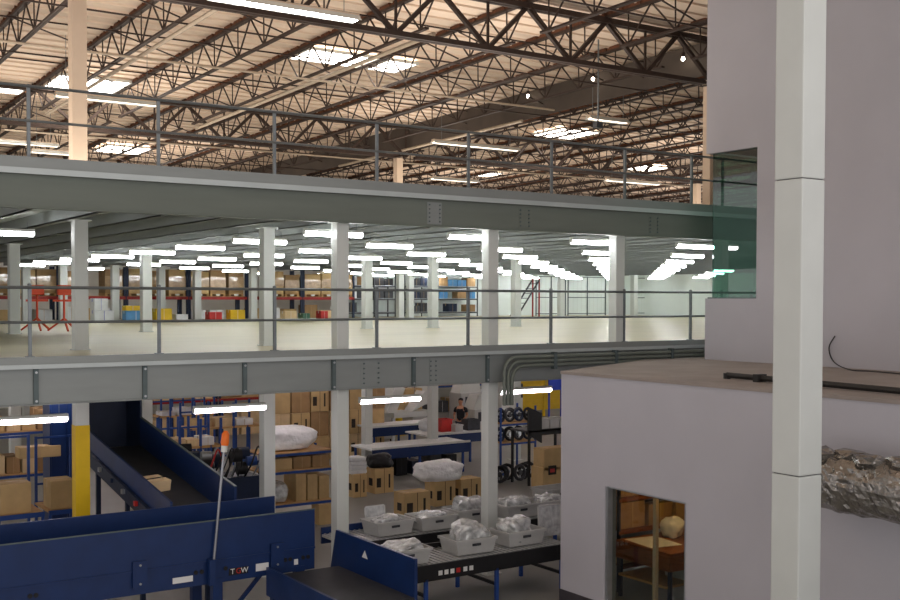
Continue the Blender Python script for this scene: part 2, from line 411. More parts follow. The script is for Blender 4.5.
def girder(X0, X1, Y, label):
    zt = zr(Y)-.14-.02; zb = zt-1.24; o = (X0, Y, zb)
    t = thing('girder_truss', label, 'truss', o)
    MB(o).box(X0, X1, Y-.12, Y-.02, zt-.13, zt).box(X0, X1, Y+.02, Y+.12, zt-.13, zt).build('top_chord', 'roof_steel', t)
    MB(o).box(X0+.4, X1-.4, Y-.12, Y-.02, zb, zb+.11).box(X0+.4, X1-.4, Y+.02, Y+.12, zb, zb+.11).build('bottom_chord', 'roof_steel', t)
    k = math.ceil((X0-6.12)/2.44)
    while jx(k) < X1+.1:
        x = jx(k); k += 1
        xb = x+1.32
        if xb > X1: break
        MB(o).bar((x,Y,zt-.08),(xb,Y,zb+.06), .10, .09).build('diagonal_brace', 'roof_steel', t)
        MB(o).bar((x+2.44,Y,zt-.08),(xb,Y,zb+.06), .10, .09).build('diagonal_brace', 'roof_steel', t)
        MB(o).bar((xb,Y,zt-.08),(xb,Y,zb+.06), .05).build('vertical_strut', 'roof_steel', t)
for bi, (Y, xs) in enumerate(((20.5, (-10.9, 5.6, 22.1)), (36.0, (5.6, 22.1, 38.6)), (51.5, (5.6, 22.1, 38.6, 55.1)))):
    for i in range(len(xs)-1):
        girder(xs[i], xs[i+1], Y, 'heavy dark girder truss crossing under the joists, %s from left in the %s line' % (ORD[i+1], ('nearest','middle','farthest')[bi]))
girder(22.1, 38.6, 20.5, 'heavy dark girder truss passing above the tall office roof')
def roof_col(X, Y, z0, label, a=.27):
    zt = zr(Y)-.16-1.24; t = thing('roof_column', label, 'column', (X, Y, z0))
    MB().box(-a/2, a/2, -a/2, a/2, .03, zt-z0).build('shaft', 'cream_paint', t, bevel=.015)
    MB().box(-a*.7, a*.7, -a*.7, a*.7, 0, .03).build('base_plate', 'cream_paint', t)
    MB().box(-a*.9, a*.9, -a*.6, a*.6, zt-z0-.02, zt-z0).build('cap_plate', 'roof_steel', t)
roof_col(PX(79, 20.5), 20.5, ZU, 'cream square roof column rising from the upper deck at far left')
roof_col(22.0, 20.5, ZU, 'cream roof column seen beside the tall office corner')
roof_col(21.75, 36.0, ZU, 'slim cream roof column far back below the end of the dark draft curtain')
roof_col(37.8, 36.0, ZU, 'far cream roof column left of the office corner')
# draft curtain
tag(MB().slab([(22.3,20.75,zr(20.75)-.99),(22.3,51,zr(51)-.99),(22.3,51,zr(51)-.10),(22.3,20.75,zr(20.75)-.10)], (.05,0,0)).build('draft_curtain', 'curtain'), 'long dark solid draft curtain panel hanging from the roof', 'draft curtain')
# bridging
for i, Y in enumerate((17.5, 23.3, 27.9, 32.2, 39.2, 43.3, 47.5)):
    z = zr(Y); x0, x1 = (14.0 if Y < 20 else .2*Y, 1.1*Y+1)
    t = thing('bridging_line', 'thin steel bridging rods across the roof joists, %s line from the front' % ORD[i+1], 'roof bracing', (x0, Y, z-1.0))
    o = (x0, Y, z-1.0)
    MB(o).bar((x0,Y,z-1.01),(x1,Y,z-1.01), .035).build('lower_rod', 'roof_steel', t)
    MB(o).bar((x0,Y,z-.19),(x1,Y,z-.19), .035).build('upper_rod', 'roof_steel', t)
    k = math.ceil((x0-6.12)/2.44); d = MB(o); n = 0
    while jx(k)+2.44 < x1:
        d.bar((jx(k),Y+.03,z-.2),(jx(k)+2.44,Y+.03,z-.88), .03); k += 1
    d.build('cross_rods', 'roof_steel', t)
# pipes under the roof, plus pale bars standing in for lit joist chords
def pipe(label, pts, r=.035, m='pipe_light'):
    c = MB(pts[0]); c.tube(pts, r, 8); return tag(c.build('pipe_or_lit_chord', m), label, 'pipe')
pipe('thin pale sprinkler pipe crossing left to right below the nearest joists', [(2,26.5,zr(26.5)-1.12),(21.6,26.5,zr(26.5)-1.12)], .03)
pipe('pale sprinkler pipe running beside the dark draft curtain', [(21.9,28.5,zr(28.5)-1.12),(21.9,41,zr(41)-1.12)], .05)
pipe('pale pipe crossing left to right deep in the roof above the far rail', [(8,38,zr(38)-1.25),(45,38,zr(38)-1.25)], .03)
pipe('long pale bar standing in for the lit bottom chord of an upper left joist', [(8.75,20.9,zr(20.9)-1.05),(8.75,35.6,zr(35.6)-1.05)], .05)  # no real pipe: its pale colour gives the joist chord a lit underside
pipe('tan bar standing in for the lit bottom chord of the fourth joist', [(13.62,21,zr(21)-1.06),(13.62,35.6,zr(35.6)-1.06)], .055)  # made-up tan bar, light on the joist chord put in as colour
# skylights
for i, (k, k2, y0, y1, lb) in enumerate(((3.08, 3.96, 27.2, 28.5, 'bright rectangular skylight above the middle of the picture'), (1.08, 1.96, 34.0, 35.9, 'bright skylight just right of the cream column at upper left'), (.3, .93, 36.6, 37.6, 'small bright skylight just left of the cream column'), (3.2, 4.0, 46.7, 48.6, 'low distant skylight behind the upper left rail'),
        (8.85, 9.65, 33.5, 35.4, 'bright skylight right of the dark draft curtain'), (13.1, 13.8, 39.7, 41.2, 'distant skylight near the tall office corner'), (11.1, 11.4, 45.7, 47.1, 'distant skylight low above the middle of the upper rail'), (4.1, 4.5, 27.2, 28.5, 'narrow bright skylight strip just right of the largest skylight'))):
    x0 = jx(k); x1 = jx(k2); o = (x0, y0, zr(y0)-.18)
    t = thing('skylight', lb, 'skylight', o)
    MB(o).slab([(x0,y0,zr(y0)-.13),(x1,y0,zr(y0)-.13),(x1,y1,zr(y1)-.13),(x0,y1,zr(y1)-.13)], (0,0,.02)).build('diffuser', 'skylight', t)
    f = MB(o)
    for a, b in (((x0,y0),(x1,y0)),((x1,y0),(x1,y1)),((x1,y1),(x0,y1)),((x0,y1),(x0,y0))):
        f.bar((a[0],a[1],zr(a[1])-.1),(b[0],b[1],zr(b[1])-.1), .06, .08)
    f.build('curb_frame', 'white_paint', t)
# hanging strip fixtures at roof level
def strip(p0, p1, py, rel, label, hang=.9, estr='tube_roof'):
    c = at((p0+p1)/2, py, z=CZ+rel); X0, X1 = PX(p0, c.y), PX(p1, c.y); L_ = X1-X0
    t = thing('strip_light', label, 'light', c)
    MB().box(-L_/2, L_/2, -.07, .07, 0, .09).build('housing', 'cream_paint', t)
    MB().slab([(-L_/2,-.16,-.05),(L_/2,-.16,-.05),(L_/2,-.07,.05),(-L_/2,-.07,.05)], (0,0,.012)).slab([(-L_/2,.16,-.05),(L_/2,.16,-.05),(L_/2,.07,.05),(-L_/2,.07,.05)], (0,0,.012)).build('reflector', 'white_paint', t)
    for sy in (-.035, .035): MB().tube([(-L_/2+.03,sy,-.025),(L_/2-.03,sy,-.025)], .02, 8).build('lamp_tube', estr, t)
    top = zr(c.y)-c.z-.12
    for sx in (-.4, .4): MB().tube([(L_*sx,0,.09),(L_*sx,0,top)], .008, 5).build('hanger_wire', 'rail_steel', t)
strip(214, 360, 8, 5.35, 'white strip light hanging nearest, at the top of the picture', estr='tube_on')
strip(57, 158, 100, 5.2, 'cream strip light hanging behind the cream column and upper rail')
strip(-20, 59, 143, 5.15, 'cream strip light at far left just above the upper deck')
strip(434, 519, 146, 5.15, 'cream strip light hanging below the right end of the dark curtain')
strip(589, 627, 120, 5.25, 'short cream strip light below the hanging control box')
strip(607, 660, 182, 5.05, 'distant cream strip light low behind the right end of upper rail')
strip(432, 478, 180, 5.05, 'distant cream strip light just above the middle of the upper beam')
strip(32, 82, 153, 4.9, 'distant white strip light left of the cream column base')
# pendant bulbs by the curtain
for i, (px, py) in enumerate(((443, 94), (528, 97), (593, 80), (683, 60))):
    c = at(px, py, X=22.0); t = thing('pendant_bulb', 'small glowing bulb beside the dark draft curtain, %s from the left' % ORD[i+1], 'bulb', c, 0, 'bulbs along the draft curtain')
    MB().blob((0,0,.03), (.05,.05,.06), 0, sub=2).build('bulb', 'bulb', t)
    MB().tube([(0,0,.08),(0,0,.2)], .05, 8).tube([(0,0,.2),(0,0,zr(c.y)-c.z-.05)], .012, 5).build('socket', 'roof_steel', t)
c = at(598, 122, Y=22.5); t = thing('pull_box', 'small grey control box hanging on a long vertical drop cable', 'control box', c)
MB().box(-.11,.11,-.08,.08,-.16,.0).build('box', 'dark_grey', t, bevel=.01)
MB().tube([(0,0,0),(0,0,zr(c.y)-c.z-.02)], .022, 6).build('drop_cable', 'rail_steel', t)
# ------------------------------------------------------------------ FOREGROUND: white column, duct, pipes
t = thing('boxed_column', 'tall white boxed column in the right foreground', 'column', (10.5, 8.4, 0)); a = .2
zc1 = at(800, 476, Y=8.25).z; zc2 = at(800, 178, Y=8.25).z
for z0, z1 in ((0.03, zc1-.004), (zc1+.004, zc2-.004), (zc2+.004, zr(8))):
    MB().box(-a, a, -a, a, z0, z1).build('cladding_panel', 'column_white', t, bevel=.02)
MB().box(-a+.02, a-.02, -a+.02, a-.02, .03, zr(8)).build('core', 'base_dark', t)
MB().box(-a-.08, a+.08, -a-.08, a+.08, 0, .03).build('base_plate', 'base_dark', t)
def duct():
    X, Z, R = 11.85, 3.12, .385; y0, y1 = 4.0, 9.45; o = (X, y1, Z); nseg, nr = 120, 48
    t = thing('foil_duct', 'large crumpled silver foil duct along the low office wall', 'duct', o)
    vs, fs = [], []
    for i in range(nseg+1):
        y = y1-(y1-y0)*i/nseg
        for k in range(nr):
            a = 2*PI*k/nr; p = Vector((math.cos(a)*1.2, y*3.2, math.sin(a)*1.2))
            n1 = noise.noise(p*1.1); n2 = noise.noise(Vector((math.cos(a)*3.2, y*5.5, math.sin(a)*3.2))); n3 = abs(noise.noise(Vector((math.cos(a)*5, y*9+7, math.sin(a)*5))))
            r = R*(1+.06*n1+.06*n2-.10*n3)
            vs.append((X+math.cos(a)*r, y, Z+math.sin(a)*r+.03*noise.noise(Vector((y*1.5,3,0)))))
    for i in range(nseg):
        for k in range(nr): fs.append((i*nr+k, i*nr+(k+1) % nr, (i+1)*nr+(k+1) % nr, (i+1)*nr+k))
    fs.append(tuple(range(nr)))
    m = MB(o); m.add(vs, fs); m.sm = False; m.build('foil_sleeve', 'foil', t, smooth=False)
    s = MB(o)
    for i in range(14):
        y = y1-.1-i*.36; s.blob((X-.05+random.uniform(-.15,.1), y, Z+R-.02), (.16,.2,.07), .5, 3, i, 2)
    s.build('torn_foil', 'foil', t, smooth=False)
    h = MB(o)
    for y in (5.2, 7.4, 9.2): h.box(X+.3, XO-.004, y-.02, y+.02, Z+.1, Z+.14)
    h.build('strap', 'steel', t)
duct()
zz = ZO+.11
p0 = at(727, 375, z=zz); p1 = at(900, 391, z=zz)
t = thing('roof_pipe', 'dark steel pipe lying along the top of the low office block', 'pipe', (p0.x, p0.y, ZO+.05)); o = (p0.x, p0.y, ZO+.05)
e = p0+(p1-p0)*1.4
MB(o).tube([p0, e], .045, 8).build('pipe', 'cable', t)
MB(o).tube([p0+Vector((0,0,-.06)), p0+Vector((0,0,.03))], .06, 8).build('elbow', 'cable', t)
q = p0+(p1-p0)*.22
MB(o).box(q.x-.1,q.x+.1,q.y-.05,q.y+.05,ZO+.05,zz+.06).build('clamp', 'cable', t)
cb = [at(835, 336, X=XU-.03), at(829, 348, X=XU-.05), at(834, 362, X=XU-.06), at(850, 370, z=ZO+.065), at(872, 371.5, z=ZO+.065), at(910, 375, z=ZO+.065)]
cb = [Vector((p.x, p.y, max(p.z, ZO+.07))) for p in cb]
def smooth_path(pts, n=8):
    out = []
    for i in range(len(pts)-1):
        p0_, p1_, p2_, p3_ = pts[max(i-1,0)], pts[i], pts[i+1], pts[min(i+2,len(pts)-1)]
        for k in range(n):
            t_ = k/n; out.append(.5*((2*p1_)+(p2_-p0_)*t_+(2*p0_-5*p1_+4*p2_-p3_)*t_*t_+(3*p1_-p0_-3*p2_+p3_)*t_**3))
    return out+[pts[-1]]
tag(MB(cb[0]).tube(smooth_path(cb), .012, 6).build('loose_cable', 'cable'), 'loose black cable sticking out of the tall office wall and trailing', 'cable')
# conduits on the lower beam
t = thing('conduit_bundle', 'bundle of bent grey conduits along the lower edge beam at right', 'conduit', (12.9, Y0-.14, 3.4)); o = (12.9, Y0-.14, 3.4)
for i in range(3):
    X = PX(505, Y0-.2)+i*.09; z = PZ(540, 361, Y0-.2)+.09-i*.085; Y = Y0-.19
    pts = [Vector((X, Y, 3.35)), Vector((X, Y, z-.28))]+[Vector((X+.28-.28*math.cos(a), Y, z-.28+.28*math.sin(a))) for a in (PI/8, PI/4, 3*PI/8, PI/2)]+[Vector((22, Y, z))]
    MB(o).tube(pts, .036, 8).build('conduit', 'galvanised_dark', t)
for px in (555, 616, 672):
    X = PX(px, Y0-.2); z = PZ(540, 361, Y0-.2); MB(o).box(X-.04, X+.04, Y0-.24, Y0-.125, z-.17, z+.17).build('clamp', 'clip_steel', t)
# ------------------------------------------------------------------ GENERIC GOODS
def carton(label, x0, x1, y0, y1, z0, z1, m='carton', group=None, marks=0, name='carton', cat='box', tape='tape'):
    t = thing(name, label, cat, ((x0+x1)/2, (y0+y1)/2, z0), 0, group); a, b, h = abs(x1-x0)/2, abs(y1-y0)/2, z1-z0
    MB().box(-a, a, -b, b, 0, h).build('body', m, t, bevel=min(.012, h*.05))
    MB().box(-a-.002, a+.002, -.03, .03, h-.0, h+.003).box(-.03 if 0 else -a-.003, -a, -.03, .03, h*.72, h+.003).build('tape', tape, t)
    f = MB().box(-a*.02, a*.02, -b-.003, -b, h*.0+.005, h-.004).build('front_seam', 'print_black' if marks else tape, t)
    if marks:
        k = MB().box(-a*.8, -a*.35, -b-.004, -b, h*.25, h*.62).build('printed_mark', 'print_black', t)
        MB().box(a*.45, a*.62, -b-.004, -b, h*.2, h*.75).build('printed_mark', 'print_black', t)
        MB().box(-a-.004, -a, -b*.5, b*.3, h*.3, h*.6).build('printed_mark', 'print_black', t)
    return t
def pcarton(label, p0, p1, yt, yb, Y, d, z0=None, **k):
    X1 = PX(p1, Y); X0 = PX(p0, Y+d); pm = (p0+p1)/2
    if z0 is None: z0 = max(0, PZ(pm, yb, Y))
    z1 = z0+max(.12, PZ(pm, yt, Y)-PZ(pm, yb, Y))
    if X1-X0 < .15: X0 = X1-.3
    return carton(label, X0, X1, Y, Y+d, z0, z1, **k), X0, X1, z1
def wrap(label, c, r, seed, m='plastic_wrap', name='wrapped_bundle', amp=.18, fr=1.4, cat='bundle', sq=.75):
    o = MB(c).blob(c, r, amp, fr, seed, 4, -r[2]*.8, sq).build(name, m)
    return tag(o, label, cat)
def rack(name, label, x0, x1, y0, y1, levels, top, post='blue_rack', beam='blue_rack', board='wood', z=0, pw=.05, cat='rack', lip=.06):
    t = thing(name, label, cat, (x0, y0, z)); o = (x0, y0, z)
    for X in (x0, x1-pw):
        for Y in (y0, y1-pw): MB(o).box(X, X+pw, Y, Y+pw, z, z+top).build('upright', post, t)
    for l in levels:
        s = MB(o).box(x0+pw, x1-pw, y0+.01, y1-.01, z+l-.025, z+l).build('shelf', board, t)
        for Y in (y0-.001, y1-.03): MB(o).box(x0+.01, x1-.01, Y, Y+.03, z+l-lip-.025, z+l-.025).build('beam', beam, s)
    return t
# ------------------------------------------------------------------ BIG BLUE TROUGH CONVEYOR
YA, YB = 16.2, 17.2
o = (8.2, YA, 0); t = thing('trough_conveyor', 'long dark blue trough conveyor across the lower left foreground', 'conveyor', o)
MB(o).box(-1.5, 8.2, YA, YA+.04, 1.33, 1.97).box(-1.5, 8.2, YA-.02, YA+.0, 1.33, 1.36).build('front_panel', 'blue_steel', t)
MB(o).box(-1.5, 7.95, YB, YB+.04, 1.33, 2.06).build('rear_panel', 'blue_steel', t)
MB(o).box(-1.5, 8.2, YA+.04, YB, 1.40, 1.46).build('belt', 'belt', t)
MB(o).box(-1.5, 8.2, YA+.01, YA+.07, .99, 1.33).box(-1.5, 8.2, YB-.04, YB+.02, 1.07, 1.33).build('frame_rail', 'blue_steel', t)
MB(o).box(-1.5, 8.2, YA-.012, YA+.0, 1.965, 1.985).build('top_lip', 'clip_steel', t)
for px in (138, 276):
    X = PX(px, YA); b = MB(o).box(X-.11, X+.11, YA-.05, YA-.021, 1.10, 1.50).build('bracket', 'blue_steel', t)
    k = MB(o)
    for dz in (1.16, 1.44): k.tube([(X,YA-.065,dz),(X,YA-.05,dz)], .018, 6)
    k.build('bolt', 'steel', b)
for px in (60, 217, 300):
    X = PX(px, YA)
    MB(o).box(X-.08, X+.08, YA+.0, YA+.12, 0, 1.07).build('leg', 'blue_steel', t); MB(o).box(X-.08, X+.08, YB-.12, YB, 0, 1.07).build('leg', 'blue_steel', t)
for px, py, w_, h_ in ((182, 580, .32, .09), (262, 567, .22, .12), (296, 562, .07, .09)):
    X = PX(px, YA); z = PZ(px, py, YA); MB(o).box(X-w_/2, X+w_/2, YA+.005, YA+.01, z-h_/2, z+h_/2).build('white_label', 'label_white', t)
for px in (28, 34, 195, 201, 225, 285, 290, 303, 308):
    X = PX(px, YA); z = 1.2; MB(o).tube([(X,YA-.005,z),(X,YA+.01,z)], .035, 8).build('knob', 'black', t)
X = PX(238, YA); z = PZ(238, 571, YA)
bd = MB(o).box(X-.16, X+.16, YA+.003, YA+.01, z-.055, z+.055).build('badge', 'black', t)
def letters(txt, x, y, z, size, m, parent, base):
    cu = bpy.data.curves.new('lettering', 'FONT'); cu.body = txt; cu.size = size; cu.extrude = .002; cu.align_x = 'CENTER'; cu.align_y = 'CENTER'
    tmp = bpy.data.objects.new('lettering', cu); COL.objects.link(tmp)
    dg = bpy.context.evaluated_depsgraph_get(); me = bpy.data.meshes.new_from_object(tmp.evaluated_get(dg)); bpy.data.objects.remove(tmp)
    me.materials.clear(); me.materials.append(M[m])
    ob = bpy.data.objects.new('lettering', me); COL.objects.link(ob); ob.parent = parent
    ob.location = Vector((x, y, z))-Vector(base); ob.rotation_euler = (PI/2, 0, 0); return ob
letters('T', X-.1, YA-.001, z, .12, 'label_white', bd, o); letters('G', X, YA-.001, z, .12, 'red_plastic', bd, o); letters('W', X+.1, YA-.001, z, .12, 'label_white', bd, o)
X = PX(273, YA); 
MB(o).slab([(X-.7,YA+.2,.4),(X-.62,YA+.2,.4),(X+.05,YA+.2,1.1),(X-.03,YA+.2,1.1)], (0,.05,0)).build('diagonal_brace', 'blue_steel', t)
# beacon on its pole
p0 = at(212, 582, Y=YA-.09); p1 = at(224, 452, Y=YA-.05); o = p0
t = thing('beacon_pole', 'thin grey pole topped by an orange beacon on the blue trough', 'beacon', o)
MB(o).tube([p0, p1], .022, 8).build('pole', 'pole_grey', t)
d = (p1-p0).normalized()
MB(o).tube([p1, p1+d*.1], .05, 10).build('lamp_base', 'white_paint', t)
MB(o).tube([p1+d*.1, p1+d*.14, p1+d*.28, p1+d*.33], [.055, .065, .06, .025], 12).build('beacon_lens', 'orange', t)
MB(o).box(p0.x-.05, p0.x+.05, p0.y-.03, YA-.021, p0.z-.05, p0.z+.35).build('mount', 'blue_steel', t)
# incline conveyor
def incline():
    xa, xb, ya, yb = 6.2, 7.27, 17.32, 22.2; za, zb = 2.14, 2.86; o = (xa, ya, 0)
    t = thing('incline_conveyor', 'dark blue incline conveyor descending toward the trough beside the yellow column', 'conveyor', o)
    def ln(y): return za+(zb-za)*(y-ya)/(yb-ya)
    MB(o).slab([(xa,ya,za-.55),(xa,yb,zb-.55),(xa,yb,zb-.02),(xa,ya,za-.02)], (-.04,0,0)).build('side_panel', 'blue_steel', t)
    MB(o).slab([(xb,ya,za-.45),(xb,yb,zb-.45),(xb,yb,zb+.12),(xb,ya,za+.12)], (.04,0,0)).build('side_panel', 'blue_steel', t)
    MB(o).slab([(xb-.005,ya,za+.12),(xb-.005,yb,zb+.12),(xb+.045,yb,zb+.12),(xb+.045,ya,za+.12)], (0,0,.015)).build('edge_trim', 'clip_steel', t)
    MB(o).slab([(xa,ya,za-.48),(xb,ya,za-.48),(xb,yb,zb-.48),(xa,yb,zb-.48)], (0,0,.04)).build('belt', 'belt', t)
    MB(o).slab([(xa-.12,ya+.2,za-.62),(xa-.12,yb,zb-.62),(xa-.12,yb,zb-.38),(xa-.12,ya+.2,za-.38)], (.07,0,0)).build('outer_frame', 'blue_dark', t)
    for y in (18.6, 21.2):
        for X in (xa-.1, xb+.0): MB(o).box(X, X+.08, y, y+.08, 0, ln(y)-.5).build('leg', 'blue_dark', t)
    for i, y in enumerate((18.2, 18.7, 19.4, 20.1, 20.8)):
        MB(o).box(xa-.17, xa-.12, y, y+.10, ln(y)-.5, ln(y)-.42).build('sensor', ('steel','red_plastic','steel','blue_dark','steel')[i], t)
    # hood at the upper end
    h = MB(o).box(xa-.04, xb+.04, 23.1, 23.15, 2.3, 4.2).build('hood_back', 'blue_dark', t)
    MB(o).box(xa-.04, xa, 22.2, 23.1, 2.3, 4.2).build('hood_side', 'blue_dark', t)
    MB(o).box(xb, xb+.04, 22.2, 23.1, 2.3, 4.2).build('hood_side', 'blue_dark', t)
    MB(o).box(xa-.04, xb+.04, 22.2, 23.15, 4.2, 4.23).build('hood_top', 'blue_dark', t)
    for X in (xa-.04, xb-.04): MB(o).box(X, X+.08, 23.0, 23.1, 0, 2.3).build('leg', 'blue_dark', t)
    y = 19.3; z = ln(y)-.44; 
    c = at(152, 481, Y=y)
    k = thing('carton', 'flat tan carton lying on the belt of the blue incline', 'box', (c.x, y, z+.01)); k.rotation_euler = (math.atan((zb-za)/(yb-ya)), 0, .3)
    MB().box(-.25, .25, -.2, .2, 0, .2).build('body', 'carton_pale', k, bevel=.01); MB().box(-.252, .252, -.03, .03, .198, .203).build('tape', 'print_black', k)
incline()
# discharge chute
def chute():
    xa, xb, ya, yb = 7.35, 8.6, 13.75, 16.12; o = (xa, ya, 0)
    t = thing('discharge_chute', 'dark blue sided discharge chute leading off from the trough end toward the viewer', 'conveyor', o)
    MB(o).slab([(xb,ya,.7),(xb,yb+.35,.7),(xb,yb+.1,1.58),(xb,ya,1.58)], (.05,0,0)).build('side_panel', 'blue_steel', t)
    MB(o).box(xa-.05, xa, ya, yb, .7, 1.15).build('side_panel', 'blue_steel', t)
    MB(o).box(xa, xb, ya, yb, .95, 1.0).build('belt', 'belt', t)
    for X in (xa-.04, xb-.04):
        for y in (14.0, 15.4): MB(o).box(X, X+.08, y, y+.08, 0, .7).build('leg', 'blue_dark', t)
    p = Vector((xb-.004, 14.9, 1.22)); MB(o).slab([(xb-.005,15.15,1.3),(xb-.005,15.33,1.3),(xb-.005,15.24,1.42)], (.004,0,0)).build('warning_triangle', 'label_white', t)
chute()
# ------------------------------------------------------------------ TOTE CONVEYORS
def tote_conv(name, label, x0, x1, y0, y1, z, rail_f, rail_b, zb=None):
    o = (x0, y0, 0); t = thing(name, label, 'conveyor', o); zb = zb or z
    MB(o).box(x0, x1, y0, y0+.05, z-.24, z+.04).build('side_rail', rail_f, t)
    MB(o).box(x0, x1, y1-.05, y1, z-.2, zb+.08).build('side_rail', rail_b, t)
    r = MB(o); n = 0
    MB(o).box(x0, x1, y0+.05, y1-.05, z-.06, z-.015).build('roller_bed', 'tote_grey', t)
    X = x0+.06
    while X < x1 and n < 60:
        r.tube([(X,y0+.05,z-.02),(X,y1-.05,z-.02)], .025, 6); X += .11; n += 1
    r.build('rollers', 'steel', t)['kind'] = 'stuff'
    X = x0+.3
    while X < x1:
        for y in (y0, y1-.06): MB(o).box(X, X+.06, y, y+.06, 0, z-.2).build('leg', 'blue_rack', t)
        MB(o).box(X, X+.05, y0+.06, y1-.06, .3, .35).build('cross_brace', 'black', t)
        X += 1.5
    return t
tf = tote_conv('roller_conveyor', 'black edged roller conveyor carrying the front row of grey totes', 9.8, 13.4, 15.8, 17.1, .82, 'black', 'black')
o = Vector((9.8, 15.8, 0))
for i, px in enumerate((441, 447, 453, 459, 466, 472)):
    X = PX(px, 15.8); MB(o).box(X-.04, X+.04, 15.793, 15.8, .66, .74).build('rail_sticker', 'red_plastic' if i == 3 else 'label_white', tf)
tote_conv('roller_conveyor', 'blue edged roller conveyor carrying the back row of grey totes', 9.9, 16.0, 17.95, 19.3, .82, 'black', 'blue_steel', .86)
TP = None
def tote(label, X, Y, z, w=.86, d=.6, h=.27, rz=0.):
    t = thing('tote', label, 'tote', (X, Y, z), rz, 'grey totes on the roller conveyors')
    a, b, k = w/2, d/2, .88
    vs = [(-a*k,-b*k,0),(a*k,-b*k,0),(a*k,b*k,0),(-a*k,b*k,0),(-a,-b,h),(a,-b,h),(a,b,h),(-a,b,h)]
    e = .018
    vi = [(-a*k+e,-b*k+e,e),(a*k-e,-b*k+e,e),(a*k-e,b*k-e,e),(-a*k+e,b*k-e,e),(-a+e,-b+e,h),(a-e,-b+e,h),(a-e,b-e,h),(-a+e,b-e,h)]
    m = MB(); m.add(vs+vi, [(0,3,2,1),(8,9,10,11)]+[(i,(i+1)%4,4+(i+1)%4,4+i) for i in range(4)]+[(8+(i+1)%4,8+i,12+i,12+(i+1)%4) for i in range(4)]+[(4+i,4+(i+1)%4,12+(i+1)%4,12+i) for i in range(4)])
    m.build('bin', 'tote_grey', t)
    r = MB()
    r.box(-a-.02,a+.02,-b-.02,-b+.01,h-.04,h+.005).box(-a-.02,a+.02,b-.01,b+.02,h-.04,h+.005).box(-a-.02,-a+.01,-b,b,h-.04,h+.005).box(a-.01,a+.02,-b,b,h-.04,h+.005)
    r.build('rim', 'tote_grey', t)
    MB().box(-.09,.09,-b*.97-.012,-b*.97+.002,h*.55,h*.72).build('hand_hole', 'dark_grey', t)
    return t
fx = [(PX(402, 16.35), 16.35, 'grey tote at the near left corner of the front conveyor'), (PX(470, 16.4), 16.45, 'grey tote in front of the white column, front conveyor'), (PX(520, 16.45), 16.5, 'grey tote right of the white column, front conveyor')]
bx = [(PX(388, 18.6), 18.6, 'grey tote at far left of the back conveyor, beside the upright tray'), (PX(432, 18.55), 18.55, 'grey tote left of the white column, second on the back conveyor'), (PX(470, 18.7), 18.75, 'grey tote just behind the white column on the back conveyor'), (PX(516, 18.6), 18.6, 'grey tote right of the white column on the back conveyor'), (PX(548, 18.6), 18.6, 'grey tote nearest the office corner on the back conveyor')]
ZT0 = .83
for x, y, l in fx+bx: tote(l, x, y, ZT0, rz=random.uniform(-.04, .04))
def bag(label, X, Y, z, r, seed, name='plastic_bag'):
    rr = Vector(r); m = MB((X, Y, z)); m.blob((X, Y, z+r[2]*.8), (r[0], r[1]*1.15, r[2]*.85), .34, 1.15, seed, 4, -r[2]*.8, .6)
    return tag(m.build(name, 'plastic_bag', smooth=True), label, 'bag')
zi = ZT0+.02
bag('shiny flat plastic bag in the near left tote', fx[0][0], fx[0][1], zi, (.32,.2,.22), 1)
bag('tall clear plastic bag bunched in the tote before the white column', fx[1][0]+.02, fx[1][1], zi, (.33,.2,.30), 2)
bag('white plastic bag leaning in the tote right of the white column', fx[2][0]-.05, fx[2][1], zi, (.3,.2,.29), 3)
bag('dark silver plastic bag in the far left tote below the upright tray', bx[0][0], bx[0][1], zi, (.3,.2,.2), 4)
bag('silver bag spread over the second tote of the back row', bx[1][0], bx[1][1], zi, (.34,.2,.2), 5)
bag('white crumpled bag standing high in the tote behind the white column', bx[2][0], bx[2][1], zi, (.32,.2,.28), 6)
bag('grey silver bag in the back row tote right of the column', bx[3][0], bx[3][1], zi, (.32,.2,.23), 7)
bag('white bag in the tote nearest the office corner', bx[4][0], bx[4][1], zi, (.3,.2,.22), 8)
# upright lids
def lid(nm, label, p0, p1, yt, Y, lean, z):
    X0, X1 = PX(p0, Y), PX(p1, Y); h = PZ((p0+p1)/2, yt, Y)-z; o = ((X0+X1)/2, Y, z); a = (X1-X0)/2
    t = thing(nm, label, 'tray', o); t.rotation_euler = (-lean, 0, 0)
    MB().box(-a, a, -.008, .008, .0, h).build('panel', 'plastic_bag', t)
    MB().tube([(-a,0,0),(-a,0,h-.03),(-a+.03,0,h),(a-.03,0,h),(a,0,h-.03),(a,0,0)], .016, 6).build('rim', 'tote_grey', t)
lid('storage_tray', 'upright grey tray standing behind the far left tote', 366, 386, 506, 19.05, .12, ZT0)
lid('divider_screen', 'tall translucent panel standing on the conveyor beside the office corner', 540, 562, 505, 16.62, .05, ZT0)
